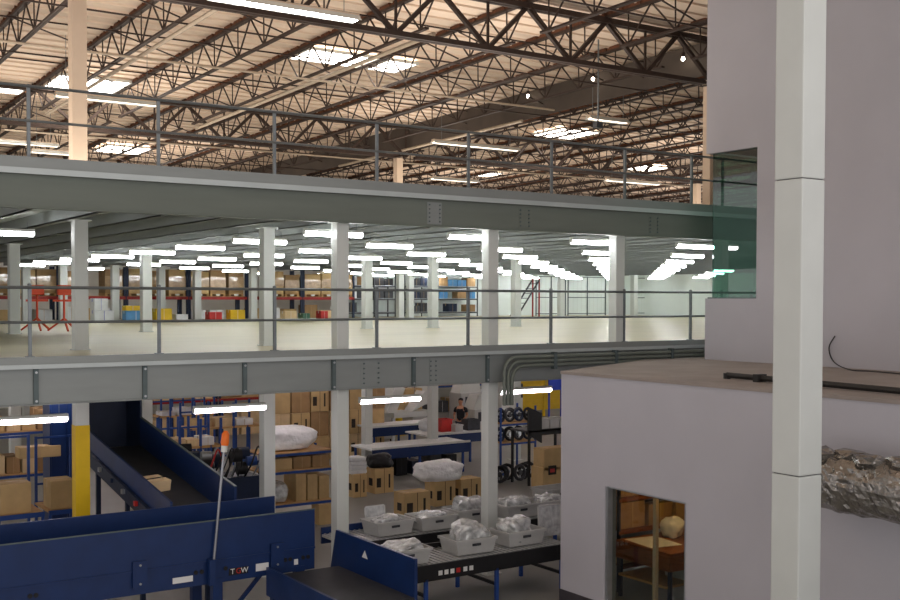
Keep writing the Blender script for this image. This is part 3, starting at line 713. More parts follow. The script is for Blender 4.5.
# ------------------------------------------------------------------ CARTONS ON THE FLOOR BEHIND THE TOTES
carts = [('printed carton at the front left of the floor stack', 394, 431, 496, 522, 23.0, .5), ('printed carton in the middle of the floor stack under the white bundle', 425, 456, 492, 517, 24.0, .5), ('printed carton at the right of the floor stack beside the column', 451, 482, 492, 516, 24.0, .5)]
for l, a, b, yt, yb, Y, d in carts: r_ = pcarton(l, a, b, yt, yb, Y, d, z0=0, marks=1)
c = at(438, 476, Y=24.25); ztop = PZ(441, 492, 24.0)-PZ(441, 517, 24.0)
wrap('large white plastic wrapped bundle on the printed floor cartons', (c.x, 24.2, ztop+.245), (.68,.36,.305), 11)
for l, a, b, yt, yb, Y, d in (('big printed carton left of the white topped bench', 366, 394, 472, 497, 26.5, .5), ('big printed carton topped with white trays beside the white column', 345, 367, 476, 499, 26.3, .5)):
    r_ = pcarton(l, a, b, yt, yb, Y, d, z0=0, marks=1); last = (r_[1], r_[2], r_[3])
    if a == 366: wrap('black bag slumped on the big printed carton', ((r_[1]+r_[2])/2, Y+.28, r_[3]+.17), (.36,.3,.22), 12, 'black', 'black_bag', cat='bag')
    else:
        for k in range(4):
            zz = r_[3]+.004+k*.115; m = MB((0,0,0)); xc = (r_[1]+r_[2])/2
            q = MB((xc, Y+.27, zz)); q.cbox(xc, Y+.27, zz, .5-.02*k, .42, .108)
            tag(q.build('tray', 'white_box', bevel=.03), 'white padded tray stacked on the printed carton, %s from the bottom' % ORD[k+1], 'tray', 'white trays on the carton')
# ------------------------------------------------------------------ BLUE RACK WITH CARTONS (left of the front white column)
xr0, xr1 = PX(283, 23.6), PX(331, 23.6)
rack('shelf_rack', 'blue shelf rack with cartons behind the right end of the trough', xr0-.6, xr1+.1, 23.6, 24.6, (.6, 1.38, 1.80), 1.84, board='wood')
wrap('long white plastic wrapped roll on top of the blue rack', ((xr0+xr1)/2-.25, 24.1, 1.80+.27), (.68,.36,.30), 13)
def shelf_cartons(lbl, x0, x1, y, d, z, hmin, hmax, n, mats=('carton','carton_dark'), group=None, gap=.02, **k):
    w_ = (x1-x0)/n
    for i in range(n):
        h = random.uniform(hmin, hmax)
        carton(lbl % ORD[i+1], x0+i*w_+gap, x0+(i+1)*w_-gap, y+random.uniform(0,.06), y+d, z, z+h, m=random.choice(mats), group=group, **k)
shelf_cartons('brown carton on the lowest shelf of the blue rack, %s from left', xr0+.35, xr1+.02, 23.66, .7, .6, .55, .68, 3)
shelf_cartons('brown carton on the middle shelf of the blue rack, %s from left', xr0-.2, xr1+.02, 23.66, .7, 1.38, .26, .3, 3)
wrap('clear plastic bag on the lowest shelf of the blue rack', (xr0-.05, 24.0, .6+.22), (.3,.3,.26), 14, 'plastic_bag', 'plastic_bag', cat='bag')
carton('small brown carton standing on the floor below the blue rack', xr1-.35, xr1-.02, 23.55, 23.95, 0, .5)
# left trolleys with two big cartons
def trolley(label, x0, x1, y0, y1, deck, top, posts='blue_rack'):
    t = thing('trolley', label, 'trolley', (x0, y0, 0)); o = (x0, y0, 0)
    MB(o).box(x0, x1, y0, y1, deck-.04, deck).build('deck', 'wood', t)
    for ya_, yb_ in ((y0-.03, y0), (y1, y1+.03)): MB(o).box(x0, x1, ya_, yb_, deck-.08, deck+.01).build('deck_frame', posts, t)
    for X in (x0, x1-.05):
        for Y in (y0, y1-.05): MB(o).box(X, X+.05, Y, Y+.05, .16, top if Y > y0 else deck).build('post', posts, t)
        for Y in (y0+.05, y1-.05): MB(o).tube([(X+.0,Y,.08),(X+.045,Y,.08)], .08, 12).build('wheel', 'black', t)
    for z in (deck+.35, top-.05): MB(o).box(x0+.05, x1-.05, y1-.045, y1-.005, z, z+.04).build('cross_bar', posts, t)
for a, b, yt, yb, l, l2 in ((-8, 30, 484, 514, 'big tan carton on the far left blue trolley', 'blue trolley at the far left edge carrying one carton'), (42, 74, 481, 509, 'big tan carton on the blue trolley beside the yellow column', 'blue trolley beside the yellow column carrying one carton')):
    Y = 21.6 if a < 0 else 22.4; z = PZ((a+b)/2, yb, Y); X0, X1 = PX(a, Y+.7), PX(b, Y)
    trolley(l2, X0-.1, X1+.2, Y-.15, Y+1.0, z, z+1.35)
    pcarton(l, a, b, yt, yb, Y, .6, z0=z, tape='tape')
# more carts, racks and gear further back on the left
rack('pallet_rack', 'blue rack with boards far left behind the trolleys', PX(-15, 27), PX(58, 27), 27, 28.1, (1.3, 2.3), 2.9, board='wood')
shelf_cartons('carton on the lower board of the far left rack, %s from left', PX(-10, 27), PX(52, 27), 27.08, .8, 1.3, .3, .6, 4, ('carton','carton_pale','carton_dark'))
shelf_cartons('carton on the upper board of the far left rack, %s from left', PX(-10, 27), PX(52, 27), 27.08, .8, 2.3, .2, .5, 4, ('carton','carton_pale','carton_dark'))
pcarton('long tan carton tilted across the trolley posts at far left', 14, 60, 447, 458, 23.9, .4, z0=PZ(36, 458, 23.9))
t = thing('blue_cabinet', 'tall blue sheet cabinet standing behind the yellow column', 'cabinet', (PX(66, 24), 24, 0))
MB().box(-.35,.32,0,.6,.05,3.4).build('body', 'blue_steel', t); MB().box(-.32,-.02,-.02,0,.1,3.3).build('door', 'blue_steel', t); MB().box(.0,.29,-.02,0,.1,3.3).build('door', 'blue_steel', t)
MB().box(-.35,.32,0,.6,0,.05).build('plinth', 'black', t)
for i, (p0, p1, Y, nm) in enumerate(((168, 222, 29, 'nearest'), (190, 262, 33, 'middle'), (158, 215, 37, 'farthest'))):
    X0, X1 = PX(p0, Y), PX(p1, Y)
    t = thing('post_cart', 'blue post cart with a timber top beyond the incline, the %s one' % nm, 'cart', (X0, Y, 0)); o = (X0, Y, 0)
    z = 1.35
    MB(o).box(X0, X1, Y, Y+1.0, z-.06, z).build('timber_top', 'wood', t)
    n = 5
    for k in range(n+1):
        X = X0+(X1-X0-.06)*k/n
        for y in (Y, Y+.94): MB(o).box(X, X+.06, y, y+.06, .1, z+.75 if k % 2 or y > Y else z).build('post', 'blue_rack', t)
    MB(o).box(X0, X1, Y+.3, Y+.36, .35, .41).build('rail', 'blue_rack', t); MB(o).box(X0, X1, Y+.94, Y+1.0, z+.4, z+.45).build('rail', 'blue_rack', t)
    for X in (X0+.1, X1-.1): MB(o).tube([(X-.03,Y+.05,.09),(X+.03,Y+.05,.09)], .09, 10).build('wheel', 'black', t)
    for k in range(3):
        X = X0+.15+k*(X1-X0-.3)/3
        carton('mixed carton on the %s blue post cart, %s from left' % (nm, ORD[k+1]), X, X+(X1-X0)*.24, Y+.1, Y+.7, z, z+random.uniform(.12,.3), m=random.choice(('carton','carton_pale','white_box')))
# motor drive unit with wheels beyond the incline
c = Vector((PX(228, 22.6), 22.6, 0)); t = thing('drive_unit', 'cluttered blue drive unit with motors and hoses right of the incline', 'machine', c)
MB().box(-.85,.75,0,.9,.15,1.5).build('cabinet', 'blue_dark', t)
for i in range(16):
    x = random.uniform(-.75,.65); y = random.uniform(.05,.8); z = 1.62+.09*(i//3)+random.uniform(0,.1); r = random.uniform(.09,.17)
    MB().tube([(x-.1,y,z),(x+.12,y-.03,z)], r, 12).build('motor', ('black','blue_rack','dark_grey','steel','blue_dark')[i % 5], t)
for i in range(7):
    x = random.uniform(-.7,.6); pts = [(x,.05,1.5),(x+.1,-.1,1.8),(x+.3,0,2.15),(x+.45,.1,1.8),(x+.4,.2,1.5)]
    MB().tube(smooth_path([Vector(p) for p in pts], 5), .02, 6).build('hose', ('black','steel','black','red_plastic')[i % 4], t)
MB().tube([(-.82,.05,1.65),(-.7,.0,1.72)], .16, 14).build('flywheel', 'orange', t)
for x in (-.8,.65): MB().box(x,x+.08,.05,.13,0,.15).build('foot', 'black', t)
# distant pallet racks along the back left
for b in range(4):
    X0 = PX(150, 41)+b*2.75; Y = 41; nm = ORD[b+1]
    rack('pallet_rack', 'red beamed pallet rack at the back of the ground floor, %s bay from left' % nm, X0, X0+2.7, Y, Y+1.1, (1.5, 2.9), 3.7, post='blue_dark', beam='red_beam', board='wood', pw=.08, lip=.1)
    for lv, z, hh in (('floor', 0.0, 1.2), ('middle level', 1.5, 1.15), ('top level', 2.9, .7)):
        for k in range(3):
            if random.random() < .12: continue
            x = X0+.12+k*.84
            carton('carton on %s of %s ground floor pallet rack, %s from left' % (lv, nm, ORD[k+1]), x, x+random.uniform(.66,.8), Y+.05, Y+.95, z, z+hh*random.uniform(.6,1), m=random.choice(('carton','carton_dark','carton_pale','carton_dark')))
# far stack of cartons (brown block behind the white roll)
for b in range(6):
    x = PX(272, 33)+b*.72
    for k in range(3):
        carton('far carton behind the white roll, %s stack from left, %s from bottom' % (ORD[b+1], ORD[k+1]), x, x+.66, 33+random.uniform(0,.1), 33.8, .0+k*.82, k*.82+.81, m=random.choice(('carton','carton_dark','carton','carton_pale')), marks=random.random() < .4)
    if b > 1:
        q = at(272+b*9, 418, Y=33.4)
        tag(MB((x+.3,33.4,2.461)).blob((x+.3,33.4,2.461+.1), (.24,.22,.13), .2, 1.5, b, 2, -.1, .8).build('packet', 'white_box'), 'small white packet on the far carton stacks, %s from left' % ORD[b-1], 'packet', 'packets on the far stacks')
for b in range(4):
    X0 = PX(372, 44)+b*2.65; nm = ORD[b+1]
    rack('pallet_rack', 'yellow post pallet rack far back in the ground floor centre, %s bay from left' % nm, X0, X0+2.6, 44, 45.1, (1.3, 2.6), 3.7, post='yellow_paint', beam='blue_rack', board='wood', pw=.1, lip=.1)
    for lv, z, hh in (('floor', 0.0, 1.0), ('middle level', 1.3, .95), ('top level', 2.6, .9)):
        for k in range(3):
            if random.random() < .1: continue
            x = X0+.13+k*.8; m_ = random.choice(('carton','white_box','dark_grey','carton_dark','white_box','red_plastic'))
            carton('box on %s of %s yellow post pallet rack, %s from left' % (lv, nm, ORD[k+1]), x, x+random.uniform(.55,.74), 44.05, 44.95, z, z+hh*random.uniform(.5,1), m=m_, tape='label_white')
for i, (px, Y, w_, h) in enumerate(((378, 38, 1.0, 1.7), (386, 36, .8, 1.3), (424, 38.5, 1.1, 1.9), (472, 38.5, 1.1, 2.3), (484, 36.5, .9, 1.5))):
    t = thing('packing_machine', 'grey packing machine standing among the far benches, %s from left' % ORD[i+1], 'machine', (PX(px, Y), Y, 0))
    MB().box(-w_/2,w_/2,0,.9,.1,h*.62).build('base_cabinet', 'tote_grey', t, bevel=.02)
    MB().slab([(-w_/2,.1,h*.62),(w_/2,.1,h*.62),(w_*.35,.1,h),(-w_*.2,.1,h)], (0,.7,0)).build('hopper', 'white_paint', t)
    MB().box(-w_*.3,w_*.3,-.03,0,h*.3,h*.55).build('control_panel', 'dark_grey', t)
    for x in (-w_/2+.03, w_/2-.13): MB().box(x,x+.1,.05,.15,0,.1).build('foot', 'black', t)
# ------------------------------------------------------------------ WHITE TOPPED BENCHES, CENTRE
def bench(label, p0, p1, Y, d, z, top='white_box', side='blue_steel', slope=0):
    X0, X1 = PX(p0, Y), PX(p1, Y); o = (X0, Y, 0)
    t = thing('belt_bench', label, 'bench', o)
    MB(o).box(X0, X1, Y, Y+d, z-.05, z).build('top', 'steel' if top == 'steel' else top, t)
    MB(o).box(X0, X1, Y-.04, Y, z-.32, z-.02).build('side_board', side, t)
    MB(o).box(X0, X1, Y-.05, Y-.0, z-.02, z+.04).build('edge_rail', 'white_paint', t)
    X = X0+.1
    while X < X1:
        for y in (Y+.05, Y+d-.1): MB(o).box(X, X+.06, y, y+.06, 0, z-.05).build('leg', 'blue_rack', t)
        X += 1.6
    return t, X0, X1
bench('white topped blue sided sorting bench behind the printed cartons', 372, 470, 28.4, 1.3, .95)
bench('long white edged blue belt bench farther back in the centre', 372, 452, 32.0, 1.2, 1.12)
t, X0, X1 = bench('blue and white bench under the red chair and the person', 428, 483, 30.0, 1.4, 1.0)
for i, (px, Y) in enumerate(((388, 28.9), (402, 28.9), (418, 28.9), (436, 28.9), (452, 28.9))):
    X = PX(px, Y); carton('dark storage box under the white topped sorting bench, %s from left' % ORD[i+1], X-.2, X+.2, Y, Y+.6, 0, (.45,.6,.4,.55,.5)[i], m=('dark_grey','black','blue_dark','dark_grey','black')[i], tape='dark_grey')
# metal chute and box behind benches
c = Vector((PX(408, 35.0), 35.0, 0)); t = thing('metal_chute', 'white curved metal chute beside the yellow post', 'machine', c)
MB().slab([(-.9,0,1.2),(-.5,0,1.2),(-.1,0,2.1),(-.55,0,2.25)], (0,.7,0)).build('chute_side', 'white_paint', t)
MB().box(-.6,1.1,0,.9,1.0,1.2).build('tray', 'white_paint', t)
MB().slab([(.2,0,1.2),(.9,0,1.5),(1.0,0,1.9),(.75,0,1.95)], (0,.6,0)).build('chute_side', 'white_paint', t)
for x in (-.6,.95): MB().box(x,x+.1,.1,.2,0,1.0).build('leg', 'steel', t)
carton('brown carton held up on the white metal chute', c.x+.25, c.x+1.05, 35.65, 36.2, 1.2, 2.0)
t = thing('bollard_post', 'tall yellow post behind the white metal chute', 'post', (PX(399, 37.5), 37.5, 0))
MB().tube([(0,0,.02),(0,0,3.6)], .14, 12).build('post', 'yellow_paint', t); MB().box(-.2,.2,-.2,.2,0,.02).build('base_plate', 'yellow_paint', t)
def chair(label, c, rz, m):
    t = thing('office_chair', label, 'chair', c, rz)
    MB().box(-.24,.24,-.24,.24,.44,.52).build('seat', m, t, bevel=.03)
    MB().box(-.23,.23,.2,.27,.58,1.02).build('backrest', m, t, bevel=.03)
    MB().tube([(0,0,.1),(0,0,.44)], .03, 8).build('column', 'black', t)
    for k in range(5):
        a = 2*PI*k/5; l = MB().bar((0,0,.1),(.3*math.cos(a),.3*math.sin(a),.07), .04).build('base_arm', 'black', t)
        MB().tube([(.3*math.cos(a)-.02,.3*math.sin(a),.035),(.3*math.cos(a)+.02,.3*math.sin(a),.035)], .035, 8).build('caster', 'black', l)
    MB().bar((0,.18,.46),(0,.26,.7), .06, .02).build('back_bar', 'black', t)
def crate(label, c, w_, d, h, m, name='crate', cat='crate'):
    t = thing(name, label, cat, c); a, b = w_/2, d/2
    MB().box(-a,a,-b,b,0,.02).box(-a,a,-b,-b+.02,.02,h).box(-a,a,b-.02,b,.02,h).box(-a,-a+.02,-b+.02,b-.02,.02,h).box(a-.02,a,-b+.02,b-.02,.02,h).build('body', m, t)
    for q in (-b-.015, b): MB().box(-a-.015,a+.015,q,q+.015,h-.04,h).build('rim', m, t)
crate('red plastic crate on the centre bench near the person', (PX(444, 30.7), 30.7, 1.0), .42, .4, .42, 'red_plastic')
crate('dark grey crate on the centre bench right of the person', (PX(471, 30.6), 30.6, 1.0), .5, .4, .36, 'dark_grey')
crate('small clear tray on the bench between red and grey crates', (PX(457, 30.4), 30.4, 1.0), .3, .3, .24, 'tote_grey', 'tray', 'tray')
wrap('white cloth heap on the centre bench beside the white column', (PX(433, 30.8), 31.1, 1.0+.2), (.32,.25,.22), 21, 'white_box', 'cloth_heap', cat='cloth')
# ------------------------------------------------------------------ PERSON
def skinned(name, verts, edges, m, parent, sub=2):
    me = bpy.data.meshes.new(name); me.from_pydata([v[:3] for v in verts], edges, [])
    ob = bpy.data.objects.new(name, me); COL.objects.link(ob)
    sk = ob.modifiers.new('s', 'SKIN'); ob.modifiers.new('u', 'SUBSURF').levels = sub
    for i, v in enumerate(verts):
        d = me.skin_vertices[0].data[i]; r = v[3]; d.radius = r if isinstance(r, tuple) else (r, r); d.use_root = i == 0
    dg = bpy.context.evaluated_depsgraph_get(); me2 = bpy.data.meshes.new_from_object(ob.evaluated_get(dg))
    bpy.data.objects.remove(ob); me2.materials.clear(); me2.materials.append(M[m]); me2.polygons.foreach_set('use_smooth', [True]*len(me2.polygons))
    o2 = bpy.data.objects.new(name, me2); COL.objects.link(o2)
    if parent: o2.parent = parent
    return o2
def person(label, c, rz):
    V = []; E = []
    def add(x, y, z, r, p=None):
        V.append((x, y, z, r)); i = len(V)-1
        if p is not None: E.append((p, i))
        return i
    pel = add(0,0,.95,(.15,.11)); bel = add(0,0,1.08,(.14,.10),pel); che = add(0,.0,1.28,(.17,.11),bel); up = add(0,0,1.42,(.13,.09),che)
    nk = add(0,-.01,1.52,.055,up); ch = add(0,-.025,1.60,(.065,.075),nk); hd = add(0,-.02,1.68,(.078,.095),ch); add(0,-.01,1.745,(.06,.07),hd)
    nose = add(0,-.125,1.66,.014,hd)
    for s in (-1,1):
        add(s*.083,0,1.66,.018,hd)
        sh = add(s*.19,0,1.40,.062,up); el = add(s*.25,.0,1.14,.045,sh); wr = add(s*.17,-.22,1.03,.03,el)
        pa = add(s*.15,-.29,1.02,(.036,.02),wr)
        for k in range(4): f = add(s*.15+(k-1.5)*.02,-.335,1.015,.0095,pa); g_ = add(s*.15+(k-1.5)*.022,-.37+abs(k-1.5)*.006,.995,.008,f)
        th_ = add(s*.15-s*.045,-.29,1.0,.011,pa); add(s*.15-s*.055,-.325,.99,.009,th_)
        hp = add(s*.09,0,.88,.09,pel); kn = add(s*.1,-.01,.48,.06,hp); an = add(s*.1,.01,.09,.04,kn); ft = add(s*.1,-.06,.04,.04,an); add(s*.1,-.15,.03,.03,ft)
    root = thing('person', label, 'person', c, rz)
    body = skinned('body', V, E, 'skin', root)
    # clothing
    SV = [(0,0,.90,(.165,.125)),(0,0,1.08,(.155,.115)),(0,0,1.28,(.185,.125)),(0,0,1.43,(.12,.095)),(0,-.005,1.475,.07),(.19,0,1.405,.077),(.225,0,1.24,.066),(-.19,0,1.405,.077),(-.225,0,1.24,.066)]
    skinned('shirt', SV, [(0,1),(1,2),(2,3),(3,4),(3,5),(5,6),(3,7),(7,8)], 'shirt', root)
    TV = [(0,0,.95,(.16,.12)),(.09,0,.86,.105),(.1,-.01,.48,.075),(.1,.01,.1,.062),(-.09,0,.86,.105),(-.1,-.01,.48,.075),(-.1,.01,.1,.062)]
    skinned('trousers', TV, [(0,1),(1,2),(2,3),(0,4),(4,5),(5,6)], 'trousers', root)
    for s in (-1,1): MB().blob((s*.1,-.06,.045), (.055,.14,.05), .05, 1, 3, 2, -.044).build('shoe', 'black', root)
    MB().blob((0,.012,1.71), (.094,.108,.085), .06, 2, 5, 3, -.02).build('hair', 'hair', root)
    for s in (-1,1): MB().blob((s*.032,-.108,1.685), (.012,.008,.008), 0, sub=2).build('eye', 'black', root)
    MB().blob((0,-.104,1.612), (.024,.008,.006), 0, sub=2).build('mouth', 'red_plastic', root)
person('person with dark hair in a black short sleeved shirt standing at the benches', (PX(461, 33.4), 33.4, 0), -.9)
# ------------------------------------------------------------------ RIGHT BACK: yellow mesh, reels, carts
X0, X1 = PX(512, 40), PX(575, 40)
t = thing('yellow_partition', 'tall yellow slatted partition at right below the lower deck', 'partition', (X0, 40, 0)); o = (X0, 40, 0)
for X in (X0, (X0+X1)/2, X1-.1): MB(o).box(X, X+.1, 40, 40.1, 0, 3.7).build('post', 'yellow_paint', t)
MB(o).box(X0, X1, 40.03, 40.06, .3, 3.7).build('panel', 'yellow_paint', t)
k = MB(o)
for i in range(14): MB(o).box(X0, X1, 40.0, 40.03, .5+i*.23, .56+i*.23).build('slat', 'yellow_paint', t)
t = thing('blue_curtain', 'bright blue hanging curtain panel before the yellow partition', 'curtain', (PX(556, 38), 38, 0))
MB().box(-.35,.3,-.02,.02,1.4,3.1).build('sheet', 'blue_bright', t)
MB().box(-.4,-.34,-.03,.03,0,3.15).build('post', 'blue_bright', t); MB().box(.29,.35,-.03,.03,0,3.15).build('post', 'blue_bright', t)
t = thing('white_machine', 'white sloped machine housing with a dark screen at right', 'machine', (PX(511, 34), 34, 0))
MB().slab([(-.55,0,0),(.6,0,0),(.6,0,1.6),(.25,0,3.1),(-.25,0,3.1)], (0,.9,0)).build('housing', 'white_paint', t, bevel=.03)
MB().box(.0,.55,-.06,-.01,1.6,2.15).build('screen', 'dark_grey', t); MB().box(-.1,.3,-.05,0,2.5,2.8).build('vent', 'steel', t)
# reel rack
xa, xb = PX(501, 27.5), PX(537, 27.5)
rack('shelf_rack', 'blue shelf rack full of dark reels right of the white column', xa, xb, 27.5, 28.5, (.95, 1.55), 2.05, board='wood')
def reel(label, c, R, rx, group, m='black'):
    t = thing('cable_reel', label, 'reel', c, 0, group); t.rotation_euler = (rx, 0, random.uniform(-.3,.3))
    ring = MB(); n = 16
    pts = [Vector((R*.8*math.cos(2*PI*k/n), 0, R+R*.8*math.sin(2*PI*k/n))) for k in range(n+1)]
    ring.tube(pts, R*.2, 6, cap=False).build('coil', m, t)
    MB().tube([(0,-.05,R),(0,.05,R)], R*.3, 10).build('hub', random.choice(('steel','blue_rack','dark_grey')), t)
    for k in range(3): MB().bar((0,0,R),(R*.75*math.cos(k*2.1+.5),0,R+R*.75*math.sin(k*2.1+.5)), .03).build('spoke', 'steel', t)
for row, (z, R) in enumerate(((1.552, .22), (.952, .22))):
    for k in range(7): reel('dark cable reel on the %s shelf of the blue reel rack, %s from left' % (('top','lower')[row], ORD[k+1]), (xa+.16+k*(xb-xa-.32)/6, 27.7+.25*(k%2), z), R, -.15, 'reels on the blue rack', ('black','blue_dark','dark_grey')[(k+row) % 3])
for k in range(6): reel('dark reel standing on the floor before the blue reel rack, %s from left' % ORD[k+1], (PX(500+7*k, 26), 26+.15*(k%3), .01), .26, -.1, 'reels on the floor', ('black','dark_grey')[k % 2])
# black cart with trays, and cartons
X0, X1 = PX(529, 25.2), PX(575, 25.2); o = (X0, 25.2, 0)
t = thing('equipment_cart', 'black sided equipment cart with grey trays near the office corner', 'cart', o)
MB(o).box(X0, X1, 25.2, 26.1, 1.55, 1.6).build('deck', 'dark_grey', t)
MB(o).slab([(X0,25.2,1.5),(X0+.5,25.2,1.22),(X0+.5,25.2,2.1),(X0,25.2,2.3)], (0,.06,0)).build('black_panel', 'black', t)
MB(o).box(X0+.5, X1, 25.2, 25.24, 1.45, 1.62).build('front_rail', 'black', t)
for X in (X0+.02, X1-.08):
    for Y in (25.2, 26.0): MB(o).box(X, X+.06, Y, Y+.06, 0, 1.55).build('leg', 'black', t)
for k in range(3): crate('grey tray on the black equipment cart, %s from left' % ORD[k+1], (X0+.78+k*.36, 25.65, 1.6), .32, .5, .28, 'tote_grey', 'tray', 'tray')
pcarton('large carton with a black and red label under the black cart', 534, 575, 460, 482, 24.2, .5, z0=.58, marks=0)
pcarton('large plain carton at floor level below the black and red labelled one', 532, 575, 482, 506, 24.2, .55, z0=0, marks=0)
X = PX(553, 24.2); z = PZ(553, 470, 24.2)
for ob in list(S.objects):
    if ob.get('label') == 'large carton with a black and red label under the black cart':
        b_ = MB(ob.location).box(X-.14, X+.14, 24.188, 24.196, z-.13, z+.13).build('label_patch', 'print_black', ob)
        MB(ob.location).box(X-.08, X+.08, 24.184, 24.188, z-.06, z+.04).build('red_mark', 'red_plastic', b_)
# big white tote at far right behind conveyor
tote('white deep tote by the office corner behind the back conveyor', PX(556, 20.6), 20.6, .55, 1.0, .6, .35)
t = thing('stand_table', 'low table holding the white deep tote by the office corner', 'table', (PX(556, 20.6), 20.6, 0))
MB().box(-.55,.55,-.35,.35,.50,.548).build('top', 'tote_grey', t)
for x in (-.5,.45):
    for y in (-.3,.25): MB().box(x,x+.05,y,y+.05,0,.50).build('leg', 'blue_rack', t)
# ------------------------------------------------------------------ MEZZANINE GOODS (on the lower deck, far back left)
YR = 46.9
XL = PX(-12, YR); BW = 2.78
for b in range(6):
    X0 = XL+b*BW; nm = ORD[b+1]
    rack('pallet_rack', 'red beamed pallet rack at the back of the mezzanine, %s bay from left' % nm, X0, X0+BW-.02, YR, YR+1.2, (1.02,), 2.25, post='blue_dark', beam='red_beam', board='carton_dark', z=ZM, pw=.09, lip=.13)
    for k in range(3):
        if (b, k) in ((1,1),(4,0)): continue
        x = X0+.14+k*.88; w_ = random.uniform(.68,.84)
        c = thing('pallet_load', 'wrapped carton load on the %s mezzanine rack bay, %s from left' % (nm, ORD[k+1]), 'pallet load', (x+w_/2, YR+.55, ZM+1.02))
        h = random.uniform(1.0,1.18)
        MB().box(-w_/2,w_/2,-.48,.48,.12,h).build('cartons', random.choice(('carton','carton_dark','carton_dark')), c, bevel=.02)
        MB().box(-w_/2,w_/2,-.48,.48,.09,.12).box(-w_/2,-w_/2+.1,-.48,.48,0,.09).box(-.05,.05,-.48,.48,0,.09).box(w_/2-.1,w_/2,-.48,.48,0,.09).build('pallet', 'wood', c)
        MB().box(-w_/2-.01,w_/2+.01,-.5,-.485,.2+.3*random.random(),h*.75).build('stretch_wrap', 'wrap_film', c)
        MB().box(-.1,.1,-.5,-.484,.02,.1).build('white_tag', 'label_white', c)
    for k in range(3):
        x = X0+.2+k*.84; 
        if random.random() < .25: continue
        carton('carton on the deck beneath the %s mezzanine rack bay, %s from left' % (nm, ORD[k+1]), x, x+.66, YR+.2, YR+.9, ZM, ZM+random.uniform(.35,.65), m=random.choice(('carton','carton_dark','white_box','carton_pale')))
# white cartons pile by the big left column
for i, (a, b, yt, yb, l) in enumerate(((90, 114, 308, 319, 'white carton at the bottom of the white pile on the mezzanine'), (90, 108, 296, 308, 'white carton at the top of the white pile on the mezzanine'))):
    if i == 0: _, x0_, x1_, zt_ = pcarton(l, a, b, yt, yb, 43.5, .6, z0=ZM, m='white_box', tape='blue_bright')
    else: pcarton(l, a, b, yt, yb, 43.5, .6, z0=zt_+.004, m='white_box', tape='blue_bright')
# orange tripod stands
def stand(label, px, Y):
    t = thing('tripod_stand', label, 'stand', (PX(px, Y), Y, ZM))
    for k in range(3):
        a = 2*PI*k/3+.5; MB().bar((0,0,.35),(.45*math.cos(a),.45*math.sin(a),.015), .045).build('leg', 'orange_red', t)
    MB().tube([(0,0,.3),(0,0,1.0)], .03, 8).build('mast', 'orange_red', t)
    MB().box(-.18,.18,-.08,.08,1.0,1.28).build('head', 'orange_red', t, bevel=.02); MB().box(-.3,.3,-.02,.02,.82,.88).build('cross_arm', 'orange_red', t)
stand('red orange tripod stand left of the big left mezzanine column', 64, 31.5)
stand('red orange tripod stand nearer the left edge of the mezzanine', 37, 32.3)
# assorted goods on the deck in front of the racks
bits = [(122, 146, 308, 318, 'blue_light', 'pale blue box in front of the mezzanine racks left of a column'), (122, 140, 303, 308, 'yellow_paint', 'flat yellow box on top of the pale blue box'), (152, 172, 305, 317, 'yellow_paint', 'yellow box beside the narrow middle mezzanine column'), (205, 222, 310, 318, 'red_plastic', 'red machine part on the mezzanine deck before the racks'), (226, 245, 308, 318, 'yellow_paint', 'yellow carton on the deck left of the paired columns'), (280, 297, 309, 317, 'carton_pale', 'tan low carton on the deck right of the paired columns'), (298, 310, 311, 317, 'green_plastic', 'green low box on the deck right of the paired columns'), (316, 328, 309, 317, 'red_plastic', 'red box at the right end of the mezzanine racks'), (172, 188, 312, 318, 'white_box', 'white flat box on the deck before the racks')]
zz = ZM
for i, (a, b, yt, yb, m, l) in enumerate(bits):
    r_ = pcarton(l, a, b, yt, yb, 44.6, .5, z0=(prev if i == 1 else ZM), m=m, tape='label_white')
    if i == 0: prev = r_[3]+.004
# shelving in the right middle of the mezzanine
for i, (a, b, l) in enumerate(((344, 372, 'dark steel shelf rack right of the front column on the mezzanine'), (374, 396, 'dark steel shelf rack with black cases on the mezzanine'), (412, 430, 'dark steel shelf rack between the far paired columns'), (438, 478, 'dark steel shelf rack with blue drums far back on the mezzanine'))):
    X0, X1 = PX(a, 48.4), PX(b, 48.4)
    rack('shelf_rack', l, X0, X1, 48.4, 49.2, (.25, .95, 1.6), 2.2, post='dark_grey', beam='dark_grey', board='steel', z=ZM)
    for lv, z in enumerate((.25, .95, 1.6)):
        n = max(2, int((X1-X0)/.6)); w_ = (X1-X0-.2)/n
        for k in range(n):
            if random.random() < .2: continue
            carton('case on the %s shelf of the %s mezzanine shelf rack, %s from left' % (('lowest','middle','top')[lv], ORD[i+1], ORD[k+1]), X0+.1+k*w_, X0+.06+(k+1)*w_, 48.45, 49.0, ZM+z, ZM+z+random.uniform(.3,.5), m=random.choice((('carton_dark','white_box','dark_grey'),('black','dark_grey','white_box'),('dark_grey','blue_dark','carton_dark'),('blue_light','blue_dark','white_box','carton_dark'))[i]))
